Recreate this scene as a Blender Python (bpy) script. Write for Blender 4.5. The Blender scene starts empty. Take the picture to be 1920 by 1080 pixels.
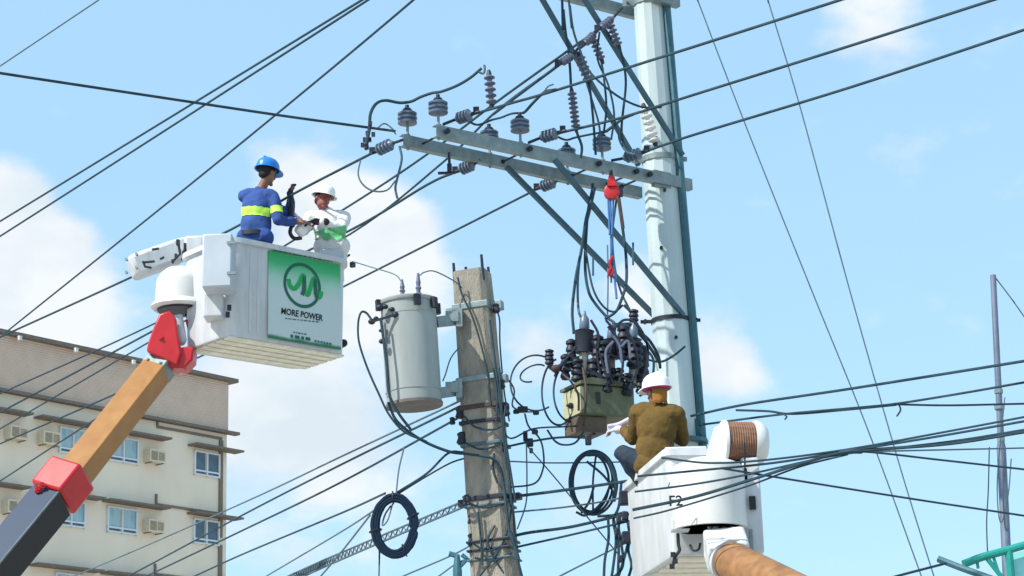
import bpy, bmesh, math, random
from mathutils import Vector, Matrix, noise
random.seed(7)
SC = bpy.context.scene
COL = SC.collection
R_ = math.radians

# ------------------------------------------------------------------ camera
FPX = 4000.0; PITCH = R_(15.5); ROLL = 0.03
CAM = Vector((0, 0, 1.6))
_F = Vector((0, math.cos(PITCH), math.sin(PITCH)))
_u = Vector((0, -math.sin(PITCH), math.cos(PITCH))); _r = Vector((1, 0, 0))
_R = _r * math.cos(ROLL) - _u * math.sin(ROLL)
_U = _u * math.cos(ROLL) + _r * math.sin(ROLL)
cd = bpy.data.cameras.new('camera'); cam = bpy.data.objects.new('camera', cd); COL.objects.link(cam)
cd.sensor_width = 36; cd.lens = 36 * FPX / 1920; cd.clip_end = 6000; cd.clip_start = .1
M = Matrix((_R, _U, -_F)).transposed().to_4x4(); M.translation = CAM
cam.matrix_world = M
SC.camera = cam

# ------------------------------------------------------------------ sun + sky
SUN = Vector((-.62, -.42, .80)).normalized()
sl = bpy.data.lights.new('sun', 'SUN'); sl.energy = 3.0; sl.angle = R_(.5); sl.color = (1, .955, .88)
so = bpy.data.objects.new('sun', sl); COL.objects.link(so)
so.rotation_euler = SUN.to_track_quat('Z', 'Y').to_euler(); so.location = SUN * 60
SC.view_settings.view_transform = 'Standard'; SC.view_settings.look = 'None'
SC.view_settings.gamma = 1; SC.view_settings.use_curve_mapping = False
SC.view_settings.exposure = 1.0

def ray(px, py): return _F + _R * ((px - 960) / FPX) + _U * ((540 - py) / FPX)
def P(px, py, D):
    d = ray(px, py); return CAM + d * (D / d.y)
def PZ(px, py, z):
    d = ray(px, py); return CAM + d * ((z - CAM.z) / d.z)
def pix(q):
    d = q - CAM; k = d.dot(_F); return 960 + FPX * d.dot(_R) / k, 540 - FPX * d.dot(_U) / k
def on_line(a, b, px):                # point of the line a-b whose picture column is px
    lo, hi = -.6, 1.6
    for _ in range(40):
        m = (lo + hi) / 2
        if pix(a.lerp(b, m))[0] < px: lo = m
        else: hi = m
    return a.lerp(b, lo)
def PP(px, py, o, n):                 # ray hits plane (o, n)
    d = ray(px, py); return CAM + d * ((o - CAM).dot(n) / d.dot(n))

W = bpy.data.worlds.new('World'); SC.world = W; W.use_nodes = True
nt = W.node_tree; N = nt.nodes; L = nt.links
for n in list(N): N.remove(n)
def mk(t, **k):
    n = N.new(t)
    for a, v in k.items(): setattr(n, a, v)
    return n
def mth(op, a, b=None, c=None, clamp=False):
    n = mk('ShaderNodeMath', operation=op); n.use_clamp = clamp
    for i, v in enumerate((a, b, c)):
        if v is None: continue
        if isinstance(v, (int, float)): n.inputs[i].default_value = v
        else: L.new(v, n.inputs[i])
    return n.outputs[0]
sky = mk('ShaderNodeTexSky', sky_type='NISHITA'); sky.sun_disc = False
sky.sun_elevation = math.asin(SUN.z); sky.sun_rotation = math.atan2(SUN.x, SUN.y)
sky.air_density = 1.0; sky.dust_density = .6; sky.ozone_density = 1.6; sky.altitude = 20
tc = mk('ShaderNodeTexCoord'); dirv = tc.outputs['Generated']
acc = None
for px, py, s, w in [(25, 490, 85, 1.0), (5, 365, 55, .9), (95, 500, 55, .75), (50, 570, 90, .75), (170, 605, 80, .5),
                     (605, 385, 80, 1.0), (715, 430, 70, .85), (700, 510, 95, .6), (525, 345, 45, .5), (500, 640, 130, .42),
                     (1625, 5, 75, .8), (1318, 665, 55, .66), (1195, 560, 45, .75), (1000, 660, 60, .4), (520, 780, 160, .48), (640, 960, 240, .34), (1200, 980, 260, .26), (1395, 690, 40, .42),
                     (790, 520, 60, .4), (1880, 160, 160, .15), (1700, 420, 160, .12)]:
    c = ray(px, py).normalized()
    vm = mk('ShaderNodeVectorMath', operation='DOT_PRODUCT'); L.new(dirv, vm.inputs[0]); vm.inputs[1].default_value = c
    sg = s / FPX
    e = mth('EXPONENT', mth('MULTIPLY', mth('SUBTRACT', vm.outputs['Value'], 1.0), 1 / sg ** 2))
    acc = mth('MULTIPLY', e, w) if acc is None else mth('MULTIPLY_ADD', e, w, acc)
mp = mk('ShaderNodeMapping'); mp.inputs['Scale'].default_value = (1, 1, 1.5); L.new(dirv, mp.inputs[0])
nz = mk('ShaderNodeTexNoise'); nz.inputs['Scale'].default_value = 26; nz.inputs['Detail'].default_value = 7; nz.inputs['Roughness'].default_value = .55
L.new(mp.outputs[0], nz.inputs['Vector'])
nb = mk('ShaderNodeTexNoise'); nb.inputs['Scale'].default_value = 5; nb.inputs['Detail'].default_value = 4
L.new(mp.outputs[0], nb.inputs['Vector'])
den = mth('ADD', acc, mth('MULTIPLY', mth('SUBTRACT', nz.outputs[0], .5), 1.35))
den = mth('ADD', den, mth('MULTIPLY', mth('SUBTRACT', nb.outputs[0], .5), .35))
mr = mk('ShaderNodeMapRange', interpolation_type='SMOOTHSTEP'); L.new(den, mr.inputs[0])
mr.inputs[1].default_value = .22; mr.inputs[2].default_value = .88
mr.inputs[3].default_value = .04; mr.inputs[4].default_value = .95
mxc = mk('ShaderNodeMix', data_type='RGBA', blend_type='MULTIPLY'); mxc.inputs[0].default_value = 1
mxc.blend_type = 'MIX'; mxc.inputs[0].default_value = .74      # thin even haze over the clear sky
L.new(sky.outputs[0], mxc.inputs[6]); mxc.inputs[7].default_value = (1.66, 2.90, 3.90, 1)
mx = mk('ShaderNodeMix', data_type='RGBA'); L.new(mr.outputs[0], mx.inputs[0]); L.new(mxc.outputs[2], mx.inputs[6])
cs = mk('ShaderNodeTexNoise'); cs.inputs['Scale'].default_value = 14; cs.inputs['Detail'].default_value = 6
L.new(mp.outputs[0], cs.inputs['Vector'])
cr = mk('ShaderNodeValToRGB'); cr.color_ramp.elements[0].position = .36; cr.color_ramp.elements[1].position = .56
cr.color_ramp.elements[0].color = (.76, .85, .92, 1); cr.color_ramp.elements[1].color = (.955, .99, 1.01, 1); L.new(cs.outputs[0], cr.inputs[0])
cv = mk('ShaderNodeVectorMath', operation='SCALE'); cv.inputs['Scale'].default_value = 3.85; L.new(cr.outputs[0], cv.inputs[0]); L.new(cv.outputs[0], mx.inputs[7])
bg = mk('ShaderNodeBackground'); bg.inputs[1].default_value = .13; L.new(mx.outputs[2], bg.inputs[0])
wo = mk('ShaderNodeOutputWorld'); L.new(bg.outputs[0], wo.inputs[0])

# ------------------------------------------------------------------ materials
def mat(name, c, rough=.6, metal=0., var=.12, scale=6., bump=0., bscale=40., c2=None, stretch=(1, 1, 1), spec=.4, trans=0.):
    m = bpy.data.materials.new(name); m.use_nodes = True
    t = m.node_tree; n = t.nodes; b = n['Principled BSDF']
    b.inputs['Roughness'].default_value = rough; b.inputs['Metallic'].default_value = metal
    b.inputs['Specular IOR Level'].default_value = spec
    tx = n.new('ShaderNodeTexCoord'); mpp = n.new('ShaderNodeMapping'); mpp.inputs['Scale'].default_value = stretch
    t.links.new(tx.outputs['Object'], mpp.inputs[0])
    nn = n.new('ShaderNodeTexNoise'); nn.inputs['Scale'].default_value = scale; nn.inputs['Detail'].default_value = 6
    nn.inputs['Roughness'].default_value = .6
    t.links.new(mpp.outputs[0], nn.inputs['Vector'])
    rp = n.new('ShaderNodeValToRGB'); rp.color_ramp.elements[0].position = .32; rp.color_ramp.elements[1].position = .68
    lo = c2 if c2 else tuple(x * (1 - var) for x in c); hi = c if c2 else tuple(min(1, x * (1 + var)) for x in c)
    rp.color_ramp.elements[0].color = (*lo, 1); rp.color_ramp.elements[1].color = (*hi, 1)
    t.links.new(nn.outputs[0], rp.inputs[0]); t.links.new(rp.outputs[0], b.inputs['Base Color'])
    ra = n.new('ShaderNodeMapRange'); ra.inputs[3].default_value = max(.02, rough - .1); ra.inputs[4].default_value = min(1, rough + .12)
    t.links.new(nn.outputs[0], ra.inputs[0]); t.links.new(ra.outputs[0], b.inputs['Roughness'])
    if trans: b.inputs['Transmission Weight'].default_value = trans
    if bump:
        n2 = n.new('ShaderNodeTexNoise'); n2.inputs['Scale'].default_value = bscale; n2.inputs['Detail'].default_value = 5
        t.links.new(mpp.outputs[0], n2.inputs['Vector'])
        bp = n.new('ShaderNodeBump'); bp.inputs['Strength'].default_value = bump; bp.inputs['Distance'].default_value = .02
        t.links.new(n2.outputs[0], bp.inputs['Height']); t.links.new(bp.outputs[0], b.inputs['Normal'])
    return m

MT = dict(
    cable=mat('black_cable', (.022, .050, .068), .65, var=.3, spec=.2),
    thin=mat('grey_wire', (.07, .115, .14), .55, var=.2),
    galv=mat('galvanised_steel', (.215, .265, .27), .5, .35, var=.22, scale=9, bump=.05, bscale=60),
    polesteel=mat('pole_steel', (.44, .52, .53), .55, .15, var=.10, scale=3, stretch=(1, 1, .25)),
    tealsteel=mat('teal_painted_steel', (.045, .13, .16), .5, .2, var=.2),
    brace=mat('brace_steel', (.055, .115, .15), .5, .3, var=.25),
    porc=mat('slate_porcelain', (.095, .13, .185), .3, var=.15, spec=.5),
    dark=mat('dark_fitting', (.018, .022, .035), .5, .2, var=.3),
    polymer=mat('grey_polymer', (.11, .125, .18), .5, var=.2),
    whitepoly=mat('white_polymer', (.62, .62, .60), .5, var=.1),
    white=mat('white_gelcoat', (.60, .62, .645), .42, var=.05, scale=7, c2=(.47, .48, .485), stretch=(1, 1, .25), bump=.04),
    whitegrey=mat('grey_panel', (.45, .49, .54), .45, var=.06, scale=3),
    dome=mat('white_cover', (.68, .68, .66), .38, c2=(.58, .58, .56), scale=5),
    red=mat('red_paint', (.47, .012, .018), .35, var=.12, scale=5, spec=.5),
    amber=mat('amber_fibreglass', (.37, .175, .045), .42, var=.12, scale=5, stretch=(1, 1, 1), c2=(.30, .13, .032)),
    amberbrown=mat('worn_amber_fibreglass', (.34, .17, .06), .5, scale=9, c2=(.19, .085, .035)),
    navy=mat('navy_paint', (.016, .036, .075), .5, var=.15),
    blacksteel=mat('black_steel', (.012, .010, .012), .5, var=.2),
    concrete=mat('weathered_concrete', (.33, .295, .24), .9, var=.2, scale=7, bump=.6, bscale=55, c2=(.18, .165, .14), stretch=(1.5, 1.5, .5)),
    tank=mat('transformer_grey', (.31, .345, .34), .5, scale=5, stretch=(1, 1, .18), c2=(.25, .27, .262)),
    rust=mat('rusty_brown', (.065, .045, .04), .8, var=.3, scale=14),
    olive=mat('olive_tank', (.135, .15, .085), .7, scale=8, c2=(.085, .095, .058), stretch=(1, 1, .5)),
    oliveend=mat('buff_tank_end', (.42, .40, .25), .6, var=.12, scale=6),
    brownbox=mat('brown_cabinet', (.10, .075, .05), .7, var=.2, scale=9),
    tan=mat('tan_porcelain', (.33, .31, .27), .45, var=.12),
    wall=mat('cream_wall', (.82, .705, .565), .9, var=.05, scale=.6, bump=.1, bscale=12, c2=(.76, .645, .51), stretch=(1, 1, .35)),
    parapet=mat('taupe_cladding', (.60, .45, .355), .8, var=.06, scale=1.5),
    hood=mat('brown_hood', (.18, .145, .12), .8, var=.2),
    trim=mat('brown_trim', (.20, .16, .12), .8, var=.15),
    frame=mat('white_window_frame', (.66, .70, .72), .5, var=.05),
    glass=mat('blue_window_glass', (.26, .42, .47), .12, var=.25, scale=.8, spec=.8),
    glassdark=mat('dark_window_glass', (.05, .085, .12), .08, var=.4, scale=1.5, spec=.8),
    curtain=mat('pale_curtain', (.36, .50, .54), .8, var=.15, stretch=(8, 8, .5)),
    ac=mat('beige_appliance', (.66, .56, .41), .6, var=.1),
    acdark=mat('brown_grille', (.30, .24, .17), .7, var=.2),
    ground=mat('pale_concrete_yard', (.40, .375, .33), .9, var=.2, scale=2, bump=.3),
    skin=mat('tan_skin', (.22, .105, .065), .55, var=.12, scale=12),
    skinred=mat('flushed_skin', (.27, .085, .065), .55, var=.15, scale=12),
    blueshirt=mat('blue_work_shirt', (.026, .068, .24), .85, var=.25, scale=9, bump=.25, bscale=22),
    darkblue=mat('navy_trousers', (.025, .04, .13), .85, var=.3, scale=8, bump=.25, bscale=20),
    jeans=mat('slate_jeans', (.018, .03, .05), .85, var=.25, scale=8, bump=.25, bscale=20),
    whiteshirt=mat('white_work_shirt', (.68, .67, .67), .85, var=.06, scale=8, bump=.25, bscale=20),
    greenvest=mat('green_cloth', (.13, .48, .22), .8, var=.2, scale=8),
    oliveshirt=mat('olive_work_shirt', (.150, .088, .014), .88, var=.25, scale=7, bump=.3, bscale=18, c2=(.085, .05, .012)),
    hivis=mat('lime_band', (.48, .78, .08), .6, var=.1),
    silver=mat('silver_tape', (.55, .62, .60), .4, var=.08),
    bluehat=mat('blue_helmet', (.018, .20, .62), .3, var=.06, spec=.5),
    whitehat=mat('white_helmet', (.80, .78, .77), .3, var=.03, spec=.5),
    orange=mat('orange_neck_cloth', (.33, .13, .02), .85, scale=16, c2=(.20, .09, .02), bump=.3, bscale=30),
    magenta=mat('magenta_shading', (.45, .03, .16), .7, var=.1),
    glove=mat('dark_glove', (.035, .02, .03), .8, var=.3),
    paleglove=mat('pale_glove', (.55, .50, .60), .7, var=.15),
    hair=mat('black_hair', (.01, .009, .009), .7, var=.2),
    rope=mat('brown_rope', (.20, .105, .065), .9, var=.3, scale=30, stretch=(.3, 1, 1)),
    teal=mat('teal_paint', (.012, .26, .215), .45, var=.15),
    aqua=mat('aqua_sheet', (.30, .70, .70), .6, var=.06),
    green=mat('logo_green', (.015, .36, .085), .5, var=.05),
    greendark=mat('logo_dark_green', (.012, .12, .075), .5, var=.05),
    ink=mat('black_print', (.012, .015, .02), .5, var=.05),
    bluerope=mat('blue_rope', (.05, .14, .34), .8, var=.2),
    woodrib=mat('underside_board', (.74, .70, .58), .8, var=.15, scale=8),
)
# corrugated cladding relief
def add_wave(m, scale, strength):
    t = m.node_tree; n = t.nodes; b = n['Principled BSDF']
    tx = n.new('ShaderNodeTexCoord'); wv = n.new('ShaderNodeTexWave'); wv.bands_direction = 'Z'; wv.inputs['Scale'].default_value = scale
    t.links.new(tx.outputs['Object'], wv.inputs['Vector'])
    bp = n.new('ShaderNodeBump'); bp.inputs['Strength'].default_value = strength; bp.inputs['Distance'].default_value = .03
    t.links.new(wv.outputs[1], bp.inputs['Height']); t.links.new(bp.outputs[0], b.inputs['Normal'])
add_wave(MT['parapet'], 3.2, .5)

# ------------------------------------------------------------------ mesh helpers
def basis(axis, hint=Vector((0, 0, 1))):
    a = axis.normalized()
    if abs(a.dot(hint.normalized())) > .98: hint = Vector((1, 0, 0)) if abs(a.x) < .9 else Vector((0, 1, 0))
    e1 = (hint - a * hint.dot(a)).normalized(); e2 = a.cross(e1)
    return a, e1, e2
def crom(pts, k=6):
    if len(pts) < 3: return list(pts)
    out = []
    q = [pts[0] * 2 - pts[1]] + list(pts) + [pts[-1] * 2 - pts[-2]]
    for i in range(1, len(q) - 2):
        a, b, c, d = q[i - 1:i + 3]
        for j in range(k):
            t = j / k
            out.append(.5 * ((2 * b) + (c - a) * t + (2 * a - 5 * b + 4 * c - d) * t * t + (3 * b - a - 3 * c + d) * t ** 3))
    out.append(pts[-1]); return out
class MB:
    def __init__(s): s.v = []; s.f = []
    def box(s, c, ax, ay, az):                      # centre and three half-axis vectors
        b = len(s.v)
        for k in (-1, 1):
            for j in (-1, 1):
                for i in (-1, 1): s.v.append(c + ax * i + ay * j + az * k)
        for q in ((0, 2, 3, 1), (4, 5, 7, 6), (0, 1, 5, 4), (2, 6, 7, 3), (0, 4, 6, 2), (1, 3, 7, 5)): s.f.append(tuple(b + i for i in q))
        return s
    def beam(s, p0, p1, w, h, n=Vector((0, 0, 1)), w1=None, h1=None):     # h along n, w across
        a, e1, e2 = basis(p1 - p0, n); b = len(s.v)
        for p, ww, hh in ((p0, w, h), (p1, w1 or w, h1 or h)):
            for i, j in ((-1, -1), (1, -1), (1, 1), (-1, 1)): s.v.append(p + e2 * (i * ww / 2) + e1 * (j * hh / 2))
        for i in range(4): s.f.append((b + i, b + (i + 1) % 4, b + 4 + (i + 1) % 4, b + 4 + i))
        s.f += [(b + 3, b + 2, b + 1, b), (b + 4, b + 5, b + 6, b + 7)]; return s
    def tube(s, pts, r, n=7, cap=True, closed=False):
        b = len(s.v); m = len(pts); e1 = None
        for i, p in enumerate(pts):
            if closed: t = pts[(i + 1) % m] - pts[i - 1]
            else: t = pts[min(i + 1, m - 1)] - pts[max(i - 1, 0)]
            if t.length < 1e-9: t = Vector((0, 0, 1))
            t.normalize()
            if e1 is None: _, e1, e2 = basis(t)
            else:
                e1 = (e1 - t * e1.dot(t)); e1 = e1.normalized() if e1.length > 1e-6 else basis(t)[1]
                e2 = t.cross(e1)
            rr = r[i] if isinstance(r, (list, tuple)) else r
            for k in range(n):
                an = 2 * math.pi * k / n; s.v.append(p + e1 * (rr * math.cos(an)) + e2 * (rr * math.sin(an)))
        for i in range(m if closed else m - 1):
            j = (i + 1) % m
            for k in range(n): s.f.append((b + i * n + k, b + i * n + (k + 1) % n, b + j * n + (k + 1) % n, b + j * n + k))
        if cap and not closed:
            s.f.append(tuple(b + k for k in reversed(range(n)))); s.f.append(tuple(b + (m - 1) * n + k for k in range(n)))
        return s
    def lathe(s, p0, axis, prof, n=20, hint=Vector((0, 1, 0)), sx=1., ph=0.):   # prof: (distance along axis, radius)
        a, e1, e2 = basis(axis, hint); b = len(s.v)
        for d, r in prof:
            for k in range(n):
                an = 2 * math.pi * k / n + ph; s.v.append(p0 + a * d + e1 * (r * sx * math.cos(an)) + e2 * (r * math.sin(an)))
        for i in range(len(prof) - 1):
            for k in range(n): s.f.append((b + i * n + k, b + i * n + (k + 1) % n, b + (i + 1) * n + (k + 1) % n, b + (i + 1) * n + k))
        if prof[0][1] > 1e-4: s.f.append(tuple(b + k for k in reversed(range(n))))
        if prof[-1][1] > 1e-4: s.f.append(tuple(b + (len(prof) - 1) * n + k for k in range(n)))
        return s
    def prism(s, pts, ext):                        # polygon pts extruded by vector ext
        b = len(s.v); n = len(pts); s.v += list(pts) + [p + ext for p in pts]
        s.f.append(tuple(range(b, b + n))); s.f.append(tuple(reversed(range(b + n, b + 2 * n))))
        for i in range(n): s.f.append((b + i, b + n + i, b + n + (i + 1) % n, b + (i + 1) % n))
        return s
    def ell(s, c, rx, ry, rz, n=14, m=9):          # ellipsoid, axes are vectors
        b = len(s.v)
        for i in range(m + 1):
            th = math.pi * i / m
            for k in range(n):
                an = 2 * math.pi * k / n
                s.v.append(c + rx * (math.sin(th) * math.cos(an)) + ry * (math.sin(th) * math.sin(an)) + rz * math.cos(th))
        for i in range(m):
            for k in range(n): s.f.append((b + i * n + k, b + (i + 1) * n + k, b + (i + 1) * n + (k + 1) % n, b + i * n + (k + 1) % n))
        return s
    def caps(s, p, q, r0, r1, n=14):               # tapered capsule
        ax = q - p; l = ax.length
        if l < 1e-6: l = 1e-6; ax = Vector((0, 0, 1))
        pr = [(-r0 * math.cos(t), max(1e-5, r0 * math.sin(t))) for t in [i * math.pi / 10 for i in range(0, 6)]]
        pr += [(l + r1 * math.sin(t), max(1e-5, r1 * math.cos(t))) for t in [i * math.pi / 10 for i in range(0, 6)]]
        return s.lathe(p, ax, pr, n)
    def mesh(s, name, o=Vector((0, 0, 0))):
        me = bpy.data.meshes.new(name); me.from_pydata([v - o for v in s.v], [], s.f)
        bm = bmesh.new(); bm.from_mesh(me); bmesh.ops.remove_doubles(bm, verts=bm.verts, dist=1e-5)
        bmesh.ops.recalc_face_normals(bm, faces=bm.faces); bm.to_mesh(me); bm.free(); return me
    def build(s, name, m, parent=None, bev=0., smooth=35, origin=None, **tags):
        o = origin
        if o is None:
            o = Vector((0, 0, 0))
            for v in s.v: o += v
            o /= len(s.v)
            if parent is None: o.z = min(v.z for v in s.v)
        me = s.mesh(name, o)
        return link(name, me, m, parent, o, bev, smooth, **tags)
    def build_each(s, name, m, parent, bev=0., smooth=35):
        par = list(range(len(s.v)))
        def find(i):
            while par[i] != i: par[i] = par[par[i]]; i = par[i]
            return i
        for f in s.f:
            for i in f[1:]: par[find(i)] = find(f[0])
        isl = {}
        for f in s.f: isl.setdefault(find(f[0]), []).append(f)
        out = []
        for fs in isl.values():
            q = MB(); mp = {}
            for f in fs:
                for i in f:
                    if i not in mp: mp[i] = len(q.v); q.v.append(s.v[i])
                q.f.append(tuple(mp[i] for i in f))
            out.append(q.build(name, m, parent, bev, smooth))
        return out
def wloc(o):
    v = Vector((0, 0, 0))
    while o: v += o.location; o = o.parent
    return v
def link(name, me, m, parent, o, bev=0., smooth=35, **tags):
    ob = bpy.data.objects.new(name, me); COL.objects.link(ob)
    if isinstance(m, str): m = MT[m]
    if not me.materials: me.materials.append(m)
    if smooth:
        me.shade_smooth(); me.set_sharp_from_angle(angle=R_(smooth))
    if parent: ob.parent = parent; ob.location = o - wloc(parent)
    else: ob.location = o
    if bev:
        b = ob.modifiers.new('bevel', 'BEVEL'); b.width = bev; b.segments = 2; b.limit_method = 'ANGLE'; b.angle_limit = R_(40)
    tag(ob, **tags); return ob
def tag(o, label=None, cat=None, group=None, kind=None):
    if label: o['label'] = label
    if cat: o['category'] = cat
    if group: o['group'] = group
    if kind: o['kind'] = kind
    return o
def thing(name, loc, label, cat, group=None):
    o = bpy.data.objects.new(name, None); COL.objects.link(o); o.location = loc; o.empty_display_size = .2
    return tag(o, label, cat, group)
def copy_tree(o, loc=None, rot=None, parent=None, label=None):
    c = o.copy(); COL.objects.link(c)
    if parent: c.parent = parent
    if loc is not None: c.location = loc
    if rot is not None: c.rotation_euler = rot
    if label: c['label'] = label
    for ch in list(o.children):
        k = copy_tree(ch, parent=c); k.matrix_parent_inverse = ch.matrix_parent_inverse.copy()
    return c
def text_mesh(s, size, o, ex, ey, nrm, name, m, parent, wide=1., shear=0.):
    cu = bpy.data.curves.new('t', 'FONT'); cu.body = s; cu.size = size; cu.align_x = 'CENTER'; cu.align_y = 'CENTER'
    cu.extrude = .001; cu.resolution_u = 3; cu.offset = size * .02; cu.shear = shear
    ob = bpy.data.objects.new('t', cu); COL.objects.link(ob)
    dg = bpy.context.evaluated_depsgraph_get(); me = bpy.data.meshes.new_from_object(ob.evaluated_get(dg))
    bpy.data.objects.remove(ob)
    for v in me.vertices:
        c = v.co; v.co = ex * (c.x * wide) + ey * c.y + nrm * c.z
    me.name = name; me.materials.clear()
    return link(name, me, m, parent, o, smooth=0)
Z = Vector((0, 0, 1)); Y = Vector((0, 1, 0)); X = Vector((1, 0, 0))

# ------------------------------------------------------------------ ground
MB().box(Vector((0, 500, -.1)), X * 3000, Y * 3000, Z * .1).build('ground', 'ground', origin=Vector((0, 0, 0)), kind='structure',
    label='flat pale concrete yard below the poles')

# ------------------------------------------------------------------ apartment building
bc = P(426, 712, 90); bc.z = 0
bt = Vector((-.63, -.776, 0)).normalized(); bn = Vector((-bt.y * 1, bt.x, 0)); bn = bn if bn.dot(CAM - bc) > 0 else -bn
def B(u, z, o=0.): return bc + bt * u + bn * o + Z * z
bld = thing('apartment_building', B(10, 0, -6), 'cream apartment block with brown parapet and dark window hoods behind the left boom', 'building')
MB().box(B(12, 10.2, -6), bt * 12, bn * 6, Z * 10.2).build('wall', 'wall', bld, smooth=0)
MB().box(B(12, 21.55, -6.0), bt * 12.04, bn * 6.04, Z * 1.15).build('parapet', 'parapet', bld, smooth=0)
MB().box(B(12.1, 22.78, -6.0), bt * 12.5, bn * 6.3, Z * .08).build('roof_slab', 'hood', bld, smooth=0)
MB().box(B(11.9, 20.46, .14), bt * 12.4, bn * .16, Z * .06).build('band_ledge', 'hood', bld, smooth=0)
mb = MB()
for u in (3.0, 5.6, 8.6, 11.4): mb.box(B(u, 22.60, .38), bt * .07, bn * .07, Z * .09)
mb.build_each('roof_lamp', 'whitepoly', bld, smooth=0)
mb = MB()
for z in (20.18, 16.92, 14.04):
    mb.box(B(2.15, z, .035), bt * 1.83, bn * .035, Z * .05)
    mb.box(B(3.95, z + .24, .033), bt * .045, bn * .033, Z * .19)
mb.box(B(.36, 18.0, .033), bt * .10, bn * .033, Z * 2.1); mb.box(B(.36, 13.6, .033), bt * .10, bn * .033, Z * 2.0)
mb.build_each('moulding', 'trim', bld, smooth=0)
zf = [18.42, 15.52, 12.62]
def window(u0, u1, z0, dark, par=bld):
    w = u1 - u0; uc = (u0 + u1) / 2
    mb = MB(); h = 1.05; t = .033
    for uu in (u0 + t, u1 - t, uc): mb.box(B(uu, z0 + h / 2, .05), bt * t, bn * .05, Z * (h / 2))
    for zz in (z0 + t, z0 + h - t, z0 + .20): mb.box(B(uc, zz, .048), bt * (w / 2), bn * .048, Z * t)
    f = mb.build('window', 'frame', par, smooth=0)
    for a, b in ((u0, uc), (uc, u1)):
        MB().box(B((a + b) / 2, z0 + .62, .03), bt * ((b - a) / 2 - .09), bn * .008, Z * .38).build('pane', 'glassdark' if dark else 'glass', f, smooth=0)
        MB().box(B((a + b) / 2, z0 + .12, .03), bt * ((b - a) / 2 - .09), bn * .008, Z * .05).build('lower_pane', 'glassdark', f, smooth=0)
        if not dark:
            MB().box(B((a + b) / 2 + (.12 if a == u0 else -.1), z0 + .62, .041), bt * ((b - a) / 2 - .22), bn * .002, Z * .36).build('curtain', 'curtain', f, smooth=0)
    return f
for i, z in enumerate(zf):
    for j, (a, b) in enumerate([(.45, 1.9), (4.97, 6.53), (7.66, 9.05), (12.0, 13.5)]): window(a, b, z, j == 0)
    for a, b in [(-.47, 2.23), (3.62, 6.8), (7.05, 10.3), (10.75, 14.0)]:
        MB().box(B((a + b) / 2, z + 1.22, .30), bt * ((b - a) / 2), bn * .30, Z * .042).build('window_hood', 'hood', bld, smooth=0)
# window air conditioners, hung on the wall: things of their own
ACL = [['beige window air conditioner on the top floor, right of the middle window', 'beige window air conditioner on the top floor, just left of the orange boom', 'beige window air conditioner on the top floor at the photo\'s left edge'],
       ['beige window air conditioner one floor below the top, right of the middle window', 'beige air conditioner one floor below the top, hidden behind the dark boom', 'beige window air conditioner beside the dark boom at the photo\'s left edge']]
ac0 = None
for i in (0, 1):
    for j, u in enumerate((4.25, 9.7, 11.3)):
        loc = B(u, zf[i] + .16, 0)
        if ac0 is None:
            a = thing('air_conditioner', loc, ACL[0][0], 'air conditioner', 'window air conditioners')
            MB().box(loc + bn * .22 + Z * .26, bt * .42, bn * .22, Z * .26).build('case', 'ac', a, smooth=0)
            mb = MB(); mb.box(loc + bn * .445 + Z * .26 + bt * .18, bt * .17, bn * .006, Z * .19)
            mb.build('grille', 'acdark', a, smooth=0)
            mb = MB()
            for k in range(5): mb.box(loc + bn * .455 + Z * (.12 + .07 * k) - bt * .2, bt * .15, bn * .012, Z * .018)
            mb.build_each('louvre', 'acdark', a, smooth=0)
            mb = MB()
            for s_ in (-1, 1): mb.beam(loc + bt * (.3 * s_) - Z * .02, loc + bt * (.3 * s_) + bn * .44 - Z * .02, .04, .03)
            mb.build_each('bracket', 'hood', a, smooth=0); ac0 = a
        else: copy_tree(ac0, loc, label=ACL[i][j])

# ------------------------------------------------------------------ steel pole
pd = 22.2
ptop, pmid, pbase = P(1215, 0, pd), P(1257, 590, pd), P(1271, 800, pd)
ax = (ptop - pbase).normalized()
pole_foot = pbase - ax * (pbase.z / ax.z); pole_tip = ptop + ax * 1.8
def poleat(z): return pole_foot + ax * (z / ax.z)
pole = thing('steel_pole', pole_foot, 'tall pale galvanised steel utility pole carrying the crossarms', 'utility pole')
def prad(z): return .27 - .0095 * z
mb = MB(); hz = pole_tip.z
mb.lathe(pole_foot, ax, [(0, prad(0)), (hz * .5, prad(hz * .5)), (hz, prad(hz))], 12, ph=.12)
mb.build('shaft', 'polesteel', pole, smooth=20)
# dark teal pipe down the pole's right edge
mb = MB(); zz = [.3, 3, 5.0, 7, 9, hz - .2]
mb.tube([poleat(z) + X * (prad(z) + .028) - Y * .05 for z in zz], .05, 8); mb.build('edge_pipe', 'tealsteel', pole)
def band(z, n='pole_band', hh=.05, m='galv', lug=True):
    b = MB(); r = prad(z) + .012
    b.lathe(poleat(z) - ax * hh, ax, [(0, r - .03), (0, r), (2 * hh, r), (2 * hh, r - .03)], 20)
    if lug:
        for sx in (-1, 1):
            b.box(poleat(z) + X * sx * (r + .05), X * .06, Y * .012, Z * hh * .8); b.beam(poleat(z) + X * sx * (r + .06) - Y * .07, poleat(z) + X * sx * (r + .06) + Y * .07, .025, .025)
    return b.build(n, m, pole)
zb = P(1255, 602, pd).z; zc = P(1240, 300, pd).z
band(zb, hh=.022, m='dark'); band(zc, hh=.03)
band(P(1212, 4, pd).z, hh=.05)
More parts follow.
